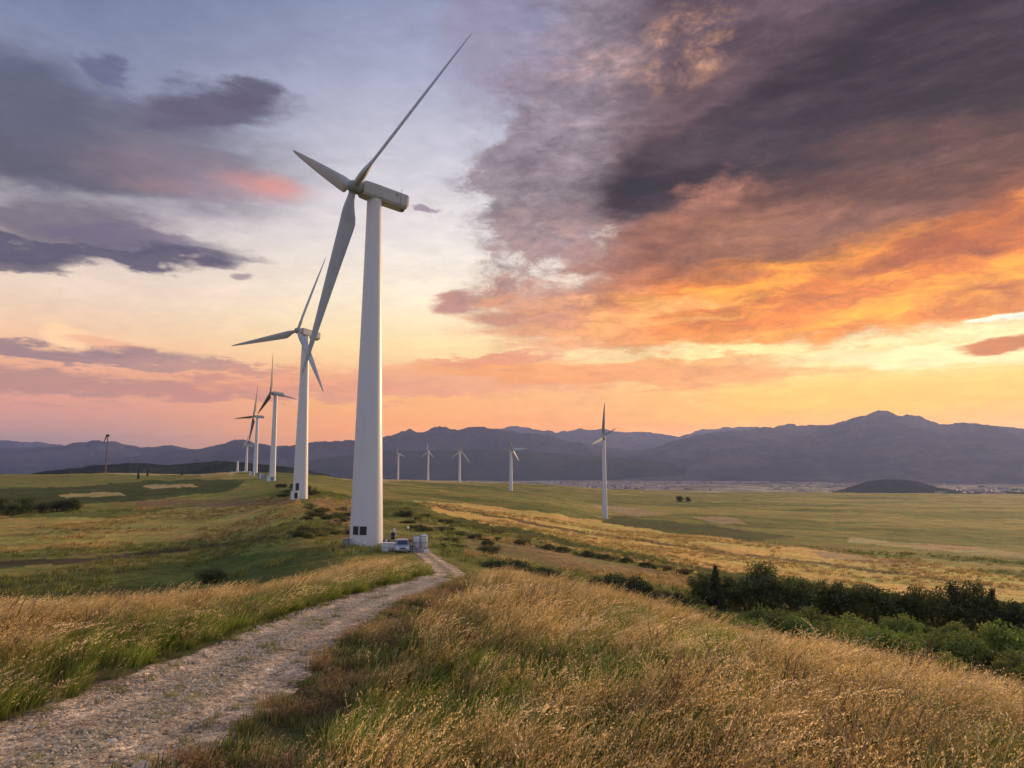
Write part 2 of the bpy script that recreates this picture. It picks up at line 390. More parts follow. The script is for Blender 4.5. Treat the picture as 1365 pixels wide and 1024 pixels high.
def ground_mat():
    m = bpy.data.materials.new('hill_ground'); m.use_nodes = True; t = m.node_tree; g = NB(t); b = t.nodes['Principled BSDF']
    a = g.new('ShaderNodeVertexColor', layer_name='col').outputs[0]
    pos = g.new('ShaderNodeNewGeometry').outputs['Position']
    x, y, z = g.sep(pos)
    n1 = g.noise(pos, .9, 8, .65); n2 = g.noise(pos, .09, 8, .65); n3 = g.noise(pos, .012, 8, .65)
    k = g.m('MULTIPLY', g.mr(n1, .25, .75, .55, 1.45), g.m('MULTIPLY', g.mr(n2, .3, .7, .74, 1.26), g.mr(n3, .3, .7, .85, 1.15)))
    hue = g.mix(g.mr(g.noise(pos, .05, 7, .7), .35, .65), (.86, 1.08, .9), (1.16, .94, .95))
    c = g.vm('MULTIPLY', g.vm('MULTIPLY', a, g.xyz(k, k, k)), hue)
    g.put(b.inputs['Base Color'], c); b.inputs['Roughness'].default_value = 1.0
    b.inputs['Specular IOR Level'].default_value = .1
    bn = g.new('ShaderNodeBump'); bn.inputs['Strength'].default_value = .8; bn.inputs['Distance'].default_value = .6
    g.put(bn.inputs['Height'], g.m('ADD', n1, g.m('MULTIPLY', n2, 3.0))); t.links.new(bn.outputs[0], b.inputs['Normal'])
    return m
M['ground'] = ground_mat()

# ------------------------------------------------------------------ terrain height
# for a few bearings: (distance ahead, where the ground shows in the photo) or (distance, -height below the eye)
PROF = {
 -60: [(2,-4.0),(9,-4.05),(13,-4.15),(18,-4.3),(23,-5.0),(40,-9),(75,808),(120,747),(200,702),(280,690),(420,663),(650,643),(900,634),(1300,-32),(2500,-90),(4200,-125)],
 0:   [(2,-4.0),(9,-4.05),(13,-4.15),(18,-4.35),(24,-5.0),(40,-9),(75,806),(120,745),(200,700),(280,688),(420,660),(650,641),(900,632),(1300,-25),(2500,-90),(4200,-125)],
 150: [(2,-4.0),(9,-4.05),(14,-4.2),(20,-4.5),(26,-5.15),(40,-8.8),(70,806),(120,745),(200,700),(300,678),(420,658),(650,640),(900,629),(1300,-22),(2500,-90),(4200,-125)],
 300: [(2,-4.0),(10,-4.1),(14,-4.25),(20,-4.7),(30,-5.7),(40,-8),(60,-11.5),(90,770),(130,735),(200,700),(300,670),(450,645),(650,631),(900,-9),(1300,-27),(2500,-90),(4200,-125)],
 400: [(2,-4.0),(10,-4.1),(20,-4.6),(30,-5.5),(38,-6.4),(46,-7.8),(60,-10),(80,755),(110,722),(150,693),(223,662),(300,650),(436,638),(640,632),(900,-12),(1300,-32),(2500,-90),(4200,-125)],
 490: [(2,-4.0),(10,-4.1),(20,-4.6),(30,-5.5),(40,-6.5),(50,-7.4),(60,-8.5),(75,-9.5),(90,738),(105,727),(125,715),(150,700),(223,680),(300,668),(436,652),(640,645),(900,641),(1400,639),(2500,-95),(4200,-128)],
 570: [(2,-4.0),(10,-4.1),(20,-4.6),(30,-5.4),(40,-6.4),(50,-7.4),(60,763),(75,752),(90,738),(105,727),(130,715),(170,700),(230,680),(320,668),(450,660),(700,650),(1000,643),(1400,640),(2500,-95),(4200,-128)],
 650: [(2,-4.0),(9,-4.0),(15,-4.2),(25,-4.9),(35,-5.8),(45,-6.9),(55,776),(80,757),(110,742),(150,722),(230,700),(320,682),(450,669),(700,655),(1000,648),(1400,642),(2500,-100),(4200,-130)],
 730: [(2,-4.0),(9,-3.9),(15,-4.1),(25,-4.9),(33,-5.6),(40,-6.9),(50,-8.8),(65,-11.3),(85,775),(120,750),(170,725),(250,705),(350,688),(500,672),(810,659),(1200,649),(1500,645),(2500,-100),(4200,-130)],
 800: [(2,-4.0),(9,-3.9),(15,-4.1),(25,-5.0),(33,-6.0),(42,-8.3),(60,-12),(80,785),(120,760),(170,738),(280,710),(448,693),(750,671),(1200,657),(1700,650),(2600,-105),(4200,-132)],
 950: [(2,-4.0),(9,-3.9),(15,-4.15),(22,-5.3),(28,-6.6),(40,-9.9),(60,-13.5),(85,-17),(95,-18.2),(125,-21),(180,757),(300,720),(520,690),(900,671),(1400,660),(1900,655),(2800,-112),(4200,-133)],
 1100:[(2,-4.0),(9,-3.95),(14,-4.4),(18,-5.2),(22,-6.2),(30,-8.6),(40,-10.2),(60,-14.5),(95,-19.5),(125,-22.5),(170,787),(270,740),(470,701),(800,676),(1600,658),(2000,656),(2900,-120),(4200,-134)],
 1250:[(2,-4.0),(9,-4.0),(13,-4.6),(16,-5.3),(19,-6.2),(26,-8.4),(40,-11),(60,-15),(95,-20.5),(125,-23.5),(170,792),(270,745),(470,704),(800,678),(1600,660),(2000,657),(2900,-122),(4200,-135)],
 1365:[(2,-4.0),(9,-4.1),(12,-4.7),(15,-5.5),(20,-7.2),(30,-9.9),(40,-11.5),(60,-15.5),(95,-21.5),(125,-24.5),(170,797),(270,748),(480,706),(800,680),(1600,662),(2000,658),(2900,-124),(4200,-135)],
}
LR = np.linspace(math.log(1.0), math.log(40000.0), 500)
AZT, ROWS = [], []
for px, pr in PROF.items():
    rs, zs = [], []
    for Y, v in pr:
        if v > 0: p = at(px, v, Y); z = p.z
        else: p = at(px, HZ, Y); z = v
        rs.append(math.log(math.hypot(p.x, p.y))); zs.append(z)
    rs += [math.log(9000), math.log(40000)]; zs += [-135, -135]
    row = np.interp(LR, rs, zs)
    k = np.exp(-np.linspace(-2, 2, 13) ** 2); k /= k.sum()
    row = np.convolve(np.pad(row, 6, mode='edge'), k, 'valid')
    AZT.append(math.degrees(math.atan((px - CX) / (F / math.cos(PITCH))))); ROWS.append(row)
AZT = np.array(AZT); ROWS = np.array(ROWS)
AG = np.arange(-180, 180.01, .5)
span = AZT[-1] - AZT[0]
def az_row(a):
    if a < AZT[0] or a > AZT[-1]:
        t = ((a - AZT[-1]) % 360) / (360 - span); t = t * t * (3 - 2 * t)
        return ROWS[-1] * (1 - t) + ROWS[0] * t
    i = min(np.searchsorted(AZT, a, side='right') - 1, len(AZT) - 2); t = (a - AZT[i]) / (AZT[i + 1] - AZT[i])
    return ROWS[i] * (1 - t) + ROWS[i + 1] * t
TAB = np.array([az_row(a) for a in AG])
kk = np.exp(-np.linspace(-2, 2, 7) ** 2); kk /= kk.sum()
ext = np.concatenate([TAB[-4:-1], TAB, TAB[1:4]])
TAB = sum(kk[i] * ext[i:i + len(TAB)] for i in range(7))

# the track: centre line as (photo x, distance)
TRK = [(-420, 5.0), (-150, 8.2), (90, 10.6), (225, 13.0), (335, 17.0), (410, 22.0), (480, 29.0), (545, 38.5), (589, 48.0), (601, 57.0), (597, 68.0), (583, 80.0), (566, 91.0), (556, 101.0)]
tp = np.array([[at(px, HZ, Y).x, Y] for px, Y in TRK])
ts = np.linspace(0, len(tp) - 1, 700)
def catmull(P_, t):
    i = np.clip(np.floor(t).astype(int), 0, len(P_) - 2); f = (t - i)[:, None]
    g = lambda j: P_[np.clip(j, 0, len(P_) - 1)]
    a, b, c, d = g(i - 1), g(i), g(i + 1), g(i + 2)
    return .5 * (2 * b + (c - a) * f + (2 * a - 5 * b + 4 * c - d) * f ** 2 + (3 * b - a - 3 * c + d) * f ** 3)
TC = catmull(tp, ts)
seg = np.r_[0, np.cumsum(np.linalg.norm(np.diff(TC, axis=0), axis=1))]
su = np.linspace(0, seg[-1], 520); TC = np.stack([np.interp(su, seg, TC[:, i]) for i in (0, 1)], 1)
TW = 1.62                                                  # half width
def road_dist(x, y):
    """distance to the centre line and signed side (left negative)"""
    sh = np.shape(x); x = np.ravel(x); y = np.ravel(y)
    dmin = np.full(len(x), 1e3); side = np.zeros(len(x))
    near = np.where((y < 112) & (x < 12) & (x > -60) & (y > -20))[0]
    for i0 in range(0, len(near), 20000):
        q = near[i0:i0 + 20000]
        A = TC[::4]; d = np.hypot(x[q][:, None] - A[None, :, 0], y[q][:, None] - A[None, :, 1])
        j = d.argmin(1); dmin[q] = d[np.arange(len(q)), j]
        j2 = np.minimum(j + 1, len(A) - 1); j1 = np.maximum(j - 1, 0)
        tx = A[j2, 0] - A[j1, 0]; ty = A[j2, 1] - A[j1, 1]
        side[q] = np.sign((x[q] - A[j, 0]) * ty - (y[q] - A[j, 1]) * tx)
    return dmin.reshape(sh), side.reshape(sh)
def base_h(x, y):
    r = np.maximum(np.hypot(x, y), 1.01); a = np.degrees(np.arctan2(x, y))
    u = (a + 180) / .5; v = (np.log(r) - LR[0]) / (LR[1] - LR[0])
    ui = np.clip(np.floor(u).astype(int), 0, len(AG) - 2); vi = np.clip(np.floor(v).astype(int), 0, len(LR) - 2)
    fu = np.clip(u - ui, 0, 1); fv = np.clip(v - vi, 0, 1)
    z = (TAB[ui, vi] * (1 - fv) + TAB[ui, vi + 1] * fv) * (1 - fu) + (TAB[ui + 1, vi] * (1 - fv) + TAB[ui + 1, vi + 1] * fv) * fu
    return z
def H(x, y):
    x = np.asarray(x, float); y = np.asarray(y, float)
    z = base_h(x, y); r = np.hypot(x, y)
    z = z + (fbm(x * .35, y * .35, 3) - .5) * .22 * sstep(4, 12, r) + (fbm(x * .06 + 9, y * .06, 4) - .5) * 1.1 * sstep(45, 130, r) * (1 - .0 * r)
    z = z + (fbm(x * .012 + 3, y * .012, 4) - .5) * 6.0 * sstep(260, 700, r) + (fbm(x * .0012, y * .0012, 5) - .5) * 26.0 * sstep(2600, 5000, r)
    return z
def H1(x, y): return float(H(np.array([x]), np.array([y]))[0])

# ------------------------------------------------------------------ ground sheet with field colours
def px_of(x, y, z):
    c, s = math.cos(PITCH), math.sin(PITCH); Yc = np.maximum(c * y + s * z, .1); Zc = -s * y + c * z
    return CX + F * x / Yc, CY - F * Zc / Yc
def inpoly(px, py, poly):
    ins = np.zeros(px.shape, bool); n = len(poly)
    for i in range(n):
        x0, y0 = poly[i]; x1, y1 = poly[(i + 1) % n]
        if y0 == y1: continue
        c = ((y0 > py) != (y1 > py)) & (px < (x1 - x0) * (py - y0) / (y1 - y0) + x0)
        ins ^= c
    return ins
G_GREEN = (.130, .138, .028); G_DK = (.072, .082, .022); G_GOLD = (.62, .40, .11); G_TAN = (.44, .31, .13); G_BROWN = (.22, .145, .060); G_OLIVE = (.21, .185, .045); G_STRAW = (.38, .28, .075)
FIELDS = [  # outline seen in the photo, nearest and farthest distance, colour
 ([(-100,690),(150,690),(300,672),(400,664),(410,690),(300,716),(150,728),(-100,742)], 90, 420, G_STRAW),
 ([(-100,742),(150,728),(300,716),(400,700),(430,730),(250,748),(60,765),(-100,775)], 60, 300, G_OLIVE),
 ([(-100,752),(130,742),(300,722),(390,712),(395,717),(300,729),(130,749),(-100,762)], 60, 300, (.07,.06,.03)),
 ([(-100,775),(60,765),(250,748),(430,728),(460,750),(300,790),(-100,830)], 40, 200, (.092,.108,.024)),
 ([(-100,640),(120,636),(330,640),(300,655),(180,668),(-100,690)], 200, 900, G_DK),
 ([(75,660),(160,656),(165,661),(85,666)], 200, 900, G_TAN),
 ([(185,650),(255,645),(262,650),(200,653)], 200, 1000, (.42,.30,.13)),
 ([(60,629),(140,624),(270,622),(320,628),(310,633),(150,634),(60,637)], 300, 1500, G_TAN),
 ([(-100,634),(60,630),(180,634),(300,637),(60,650),(-100,655)], 300, 1500, G_OLIVE),
 ([(180,668),(400,664),(390,671),(180,682)], 150, 600, G_BROWN),
 ([(415,664),(475,666),(480,704),(445,700),(425,680)], 110, 300, (.26,.17,.07)),
 ([(405,636),(700,640),(700,643),(405,642)], 700, 2500, G_TAN),
 ([(545,668),(640,674),(760,688),(900,710),(1100,733),(1300,760),(1420,782),(1420,812),(1150,792),(1000,770),(900,758),(820,742),(740,728),(690,712),(640,699),(590,684)], 110, 620, G_GOLD),
 ([(560,669),(640,684),(760,706),(900,727),(1100,752),(1300,776),(1300,779),(1100,755),(900,730),(760,709),(640,687),(560,672)], 110, 620, (.16,.11,.045)),
 ([(1080,733),(1150,738),(1240,752),(1180,756),(1100,745)], 150, 500, (.42,.28,.12)),
 ([(620,716),(700,722),(760,738),(820,750),(900,764),(1000,780),(960,792),(800,770),(700,752),(620,742)], 70, 240, (.23,.17,.065)),
 ([(600,702),(700,716),(790,734),(900,756),(1020,775),(1200,800),(1200,793),(1020,768),(900,750),(790,727),(700,708),(610,690)], 90, 330, G_DK),
 ([(790,673),(850,677),(890,686),(850,688),(800,680)], 300, 1200, (.40,.26,.13)),
 ([(925,690),(985,692),(1000,699),(950,698)], 250, 900, (.38,.25,.12)),
 ([(1130,716),(1260,727),(1420,742),(1420,749),(1260,735),(1130,722)], 200, 700, G_TAN),
 ([(1200,742),(1420,760),(1420,768),(1210,750)], 200, 600, G_STRAW),
 ([(700,655),(900,660),(1050,664),(900,670),(700,664)], 500, 2000, G_OLIVE),
 ([(820,688),(950,700),(1060,715),(1000,722),(880,706),(800,696)], 200, 700, G_DK),
]
na, nr = 1000, 520
azs = np.radians(np.concatenate([np.linspace(-44, 44, na), np.linspace(44, 316, 140)[1:-1]]))
rr = np.exp(np.linspace(math.log(1.2), math.log(22800), nr))
AA, RR = np.meshgrid(azs, rr, indexing='ij'); GX = RR * np.sin(AA); GY = RR * np.cos(AA); GZ = H(GX, GY)
rd, rs_ = road_dist(GX, GY)
GZ = GZ - .10 * (1 - sstep(TW * .8, TW * 1.05, rd))
def ground_colour(x, y, z):
    r = np.hypot(x, y); px, py = px_of(x, y, z)
    nz = fbm(x * .02 + 40, y * .02, 5, .6); n2 = fbm(x * .15, y * .15, 4); n3 = fbm(x * .0016 + 7, y * .004 + 3, 6, .62)
    j1 = (fbm(px * .03, py * .12, 4) - .5) * 18; j2 = (fbm(px * .02 + 50, py * .1, 4) - .5) * 7
    col = np.zeros(x.shape + (3,)); A = lambda c: np.array(c)
    t = sstep(.38, .62, nz)[..., None]
    col[:] = A(G_GREEN) * (1 - t) + A(G_OLIVE) * t
    t = (sstep(.48, .60, fbm(x * .006 + 60, y * .02, 5, .6)) * sstep(200, 500, r))[..., None]
    col = col * (1 - t * .7) + A(G_STRAW) * t * .7
    front = y > 0
    for poly, d0, d1, c in FIELDS:
        k = inpoly(px + j1, py + j2, poly) & front & (r > d0) & (r < d1)
        col[k] = A(c)
    # far valley floor: hazy patchwork with pale fields and dark hedges
    far = sstep(2300, 3200, r)[..., None]
    vc = A((.16, .13, .085)) * (1 - sstep(.42, .5, n3)[..., None]) + A((.40, .30, .22)) * sstep(.42, .5, n3)[..., None]
    vc = vc * (1 - sstep(.56, .60, n3)[..., None]) + A((.07, .075, .045)) * sstep(.56, .60, n3)[..., None]
    col = col * (1 - far) + vc * far
    # close by: earth and thatch beneath the grass
    near = (1 - sstep(40, 60, r))[..., None]; e = sstep(.35, .65, n2)[..., None]
    col = col * (1 - near) + near * (A((.10, .088, .03)) * (1 - e) + A((.15, .10, .05)) * e)
    return col
GC = ground_colour(GX, GY, GZ)
nA = len(azs)
idx = np.arange(nA * nr).reshape(nA, nr); nx = np.roll(idx, -1, 0)
quads = np.stack([idx[:, :-1], idx[:, 1:], nx[:, 1:], nx[:, :-1]], -1).reshape(-1, 4)
ground = mesh_np('ground', np.stack([GX, GY, GZ], -1).reshape(-1, 3), quads[:, ::-1], M['ground'], True, GC.reshape(-1, 3))
tag(ground, kind='structure')
cap = mesh_np('ground_patch', [[0, 0, -4.02]] + [[1.22 * math.cos(t), 1.22 * math.sin(t), -4.0] for t in np.linspace(0, 2 * math.pi, 24, endpoint=False)],
    [[0, 1 + i, 1 + (i + 1) % 24] for i in range(24)], M['ground'], True, np.tile([[.1, .08, .04]], (25, 1)))
tag(cap, kind='structure')

# ------------------------------------------------------------------ gravel track
def track_mat():
    m = bpy.data.materials.new('gravel'); m.use_nodes = True; t = m.node_tree; g = NB(t); b = t.nodes['Principled BSDF']
    a = g.new('ShaderNodeVertexColor', layer_name='col').outputs[0]
    pos = g.new('ShaderNodeNewGeometry').outputs['Position']
    v = g.new('ShaderNodeTexVoronoi'); g.put(v.inputs['Vector'], pos); v.inputs['Scale'].default_value = 11
    v2 = g.new('ShaderNodeTexVoronoi'); g.put(v2.inputs['Vector'], pos); v2.inputs['Scale'].default_value = 34
    k = g.m('ADD', g.mr(g.sep(v.outputs['Color'])[0], 0, 1, -.45, .65, False), g.mr(g.sep(v2.outputs['Color'])[1], 0, 1, .45, 1.35, False))
    k = g.m('MULTIPLY', k, g.mr(g.noise(pos, 1.6, 6, .6), .3, .7, .78, 1.2))
    g.put(b.inputs['Base Color'], g.vm('MULTIPLY', a, g.xyz(k, k, k))); b.inputs['Roughness'].default_value = .95
    bn = g.new('ShaderNodeBump'); bn.inputs['Strength'].default_value = 1.0; bn.inputs['Distance'].default_value = .04
    h = g.m('ADD', g.m('SUBTRACT', 1.0, v.outputs['Distance']), g.m('MULTIPLY', g.m('SUBTRACT', 1.0, v2.outputs['Distance']), .5))
    g.put(bn.inputs['Height'], h); t.links.new(bn.outputs[0], b.inputs['Normal']); return m
M['gravel'] = track_mat()
nl, nc = 1500, 41
su2 = np.linspace(0, seg[-1], nl); c_ = np.stack([np.interp(su2, su, TC[:, i]) for i in (0, 1)], 1)
tg = np.gradient(c_, axis=0); tg /= np.linalg.norm(tg, axis=1)[:, None]; nm = np.stack([tg[:, 1], -tg[:, 0]], 1)
off = np.linspace(-1, 1, nc)
wv = TW * (1 + .16 * (fbm(su2 * .4, su2 * 0, 3) - .5)) * (1 + .38 * (1 - sstep(9, 20, su2)))
TX = c_[:, None, 0] + nm[:, None, 0] * off[None] * wv[:, None]; TY = c_[:, None, 1] + nm[:, None, 1] * off[None] * wv[:, None]
rut = -.045 * (np.exp(-((np.abs(off) - .5) / .17) ** 2))[None]; edge = -.16 * sstep(.82, 1.0, np.abs(off))[None]
_es = (fbm(TX * 1.7 + 60, TY * 1.7, 4) - .5) * .9 * np.abs(off)[None] ** 3
TX = TX + nm[:, None, 0] * np.sign(off)[None] * _es; TY = TY + nm[:, None, 1] * np.sign(off)[None] * _es
TZ = H(TX, TY) + .02 + rut + edge + (fbm(TX * 5, TY * 5, 3) - .5) * .05
mid_ = np.exp(-(off / .24) ** 2)[None] * (.5 + 1.0 * fbm(TX * .7 + 3, TY * .7, 3))
cn = sstep(.32, .68, fbm(TX * 2.3, TY * 2.3, 5, .65))[..., None]
tcol = np.array((.70, .50, .31)) * (1 - cn) + np.array((.36, .25, .15)) * cn
mm_ = np.clip(mid_ * 1.1, 0, .85)[..., None]; tcol = tcol * (1 - mm_) + np.array((.24, .19, .10)) * mm_
pw = (sstep(.50, .62, fbm(TX * .8 + 90, TY * .8, 5)) * .55)[..., None]; tcol = tcol * (1 - pw) + np.array((.22, .16, .10)) * pw
eg = sstep(.62, .98, np.abs(off))[None, :, None] * (.4 + .9 * cn)
tcol = tcol * (1 - np.clip(eg, 0, 1)) + np.array((.15, .10, .06)) * np.clip(eg, 0, 1)
ii = np.arange(nl * nc).reshape(nl, nc)
tq = np.stack([ii[:-1, :-1], ii[:-1, 1:], ii[1:, 1:], ii[1:, :-1]], -1).reshape(-1, 4)
trk = mesh_np('gravel_track', np.stack([TX, TY, TZ], -1).reshape(-1, 3), tq[:, ::-1], M['gravel'], True, tcol.reshape(-1, 3)); tag(trk, kind='structure')

# ------------------------------------------------------------------ hills
def hill_mat(name, c1, c2, s):
    m = bpy.data.materials.new(name); m.use_nodes = True; t = m.node_tree; g = NB(t); b = t.nodes['Principled BSDF']
    pos = g.new('ShaderNodeNewGeometry').outputs['Position']
    n = g.noise(pos, s, 8, .62); n2 = g.noise(pos, s * 9, 6, .6)
    g.put(b.inputs['Base Color'], g.mix(g.mr(g.m('ADD', g.m('MULTIPLY', n, .7), g.m('MULTIPLY', n2, .3)), .42, .6), c1, c2))
    b.inputs['Roughness'].default_value = 1; b.inputs['Specular IOR Level'].default_value = 0
    return m
M['hill'] = hill_mat('hill_woods', (.028, .032, .036), (.095, .080, .066), .0014)
M['hill_bare'] = hill_mat('hill_moor', (.050, .044, .048), (.13, .095, .080), .0011)
M['hill_wood'] = hill_mat('wooded_hill', (.018, .026, .016), (.045, .05, .026), .004)
def hill(name, sil, D, depth, mat, base=-137.0, rough=1.0, n=560, floor_fade=1.0):
    """a ridge with a rounded back and spurred front slopes: crest outline given by bearing"""
    A = np.array([[azel(px, py)[0], math.tan(math.radians(azel(px, py)[1]))] for px, py in sil])
    a = np.linspace(A[0, 0], A[-1, 0], n); k = np.exp(-np.linspace(-2, 2, 9) ** 2); k /= k.sum()
    tn = np.interp(a, A[:, 0], A[:, 1]); tn = np.convolve(np.pad(tn, 4, mode='edge'), k, 'valid')
    ar = np.radians(a)
    hx = D * tn + (fbm(a * 3.1 + D, a * 0, 5, .55) - .5) * D * .0022 * rough           # height of the crest
    tfr = np.linspace(-1, 1, 90)
    V = []
    for t in tfr:
        r = D + t * depth * (1.0 if t < 0 else .8)
        prof = (math.cos(t * math.pi / 2)) ** 1.25
        x = r * np.sin(ar); y = r * np.cos(ar)
        sp = fbm(x / (D * .055) + 5, y / (D * .055), 5, .55) - .5; sp2 = 1 - np.abs(fbm(x / (D * .04), y / (D * .16), 4) * 2 - 1) * 2
        hgt = (hx - base)
        z = base + hgt * prof * (1 + (sp * .85 + sp2 * .18) * rough * min(1, abs(t) * 2.2) * (1 - abs(t) * .5))
        V.append(np.stack([x, y, z], 1))
    V = np.array(V); m_, n_ = V.shape[:2]; i = np.arange(m_ * n_).reshape(m_, n_)
    q = np.stack([i[:-1, :-1], i[:-1, 1:], i[1:, 1:], i[1:, :-1]], -1).reshape(-1, 4)
    o = mesh_np(name, V.reshape(-1, 3), q, mat, True); return tag(o, kind='structure')
hill('far_hills', [(-900,592),(-400,596),(-100,590),(0,588),(60,591),(110,596),(200,606),(280,612)], 19000, 3500, M['hill'])
hill('hills', [(-1000,600),(-500,590),(-200,600),(0,598),(60,598),(100,592),(130,590),(155,590),(190,597),(205,596),(226,593),(240,596),(262,600),(300,608),(360,616)], 13500, 2600, M['hill'])
hill('mountain_ridge', [(60,624),(150,612),(240,601),(270,599),(310,591),(330,590),(348,593),(385,597),(415,592),(440,589),(470,588),(510,586),(528,582),(548,577),(562,579),(580,575),(596,572),(610,576),(640,572),(662,575),(688,578),(720,583),(760,590),(800,596),(850,602),(900,608),(960,614),(1020,622),(1080,630)], 11000, 2400, M['hill'])
hill('mountain_ridge', [(560,600),(620,588),(650,578),(672,572),(690,570),(712,576),(740,580),(760,575),(780,573),(800,574),(830,578),(855,578),(880,581),(905,584),(930,577),(960,577),(985,574),(1003,573),(1030,580),(1080,590),(1150,600)], 15500, 3000, M['hill_bare'])
hill('mountain_ridge', [(800,630),(850,606),(872,598),(900,591),(940,583),(975,580),(1000,578),(1040,574),(1062,571),(1085,569),(1110,568),(1140,564),(1158,560),(1168,556),(1180,556),(1192,560),(1208,557),(1225,562),(1250,566),(1300,569),(1365,573),(1500,580),(1700,570),(2000,588),(2600,590)], 11500, 3600, M['hill_bare'])
hill('wooded_foothill', [(330,634),(400,618),(440,610),(480,606),(530,602),(570,601),(640,600),(720,603),(800,608),(870,615),(930,622),(980,627),(1020,632),(1060,638)], 9000, 900, M['hill_wood'], rough=.8)
hill('wooded_foothill', [(1100,660),(1125,652),(1150,644),(1180,639),(1200,639),(1222,642),(1250,650),(1290,656),(1330,656),(1420,655),(1500,660)], 4600, 420, M['hill_wood'], rough=.6)
hill('wooded_foothill', [(20,636),(60,629),(100,624),(140,620),(175,617),(200,618),(225,620),(250,618),(290,616),(330,617),(380,622),(440,634)], 2600, 500, M['hill_wood'], base=-95, rough=.7)
hill('wooded_foothill', [(960,641),(1020,640),(1060,637),(1120,640),(1250,638),(1300,641),(1365,639),(1600,637),(2000,640)], 8300, 300, M['hill_wood'], rough=.8)
#@PART2

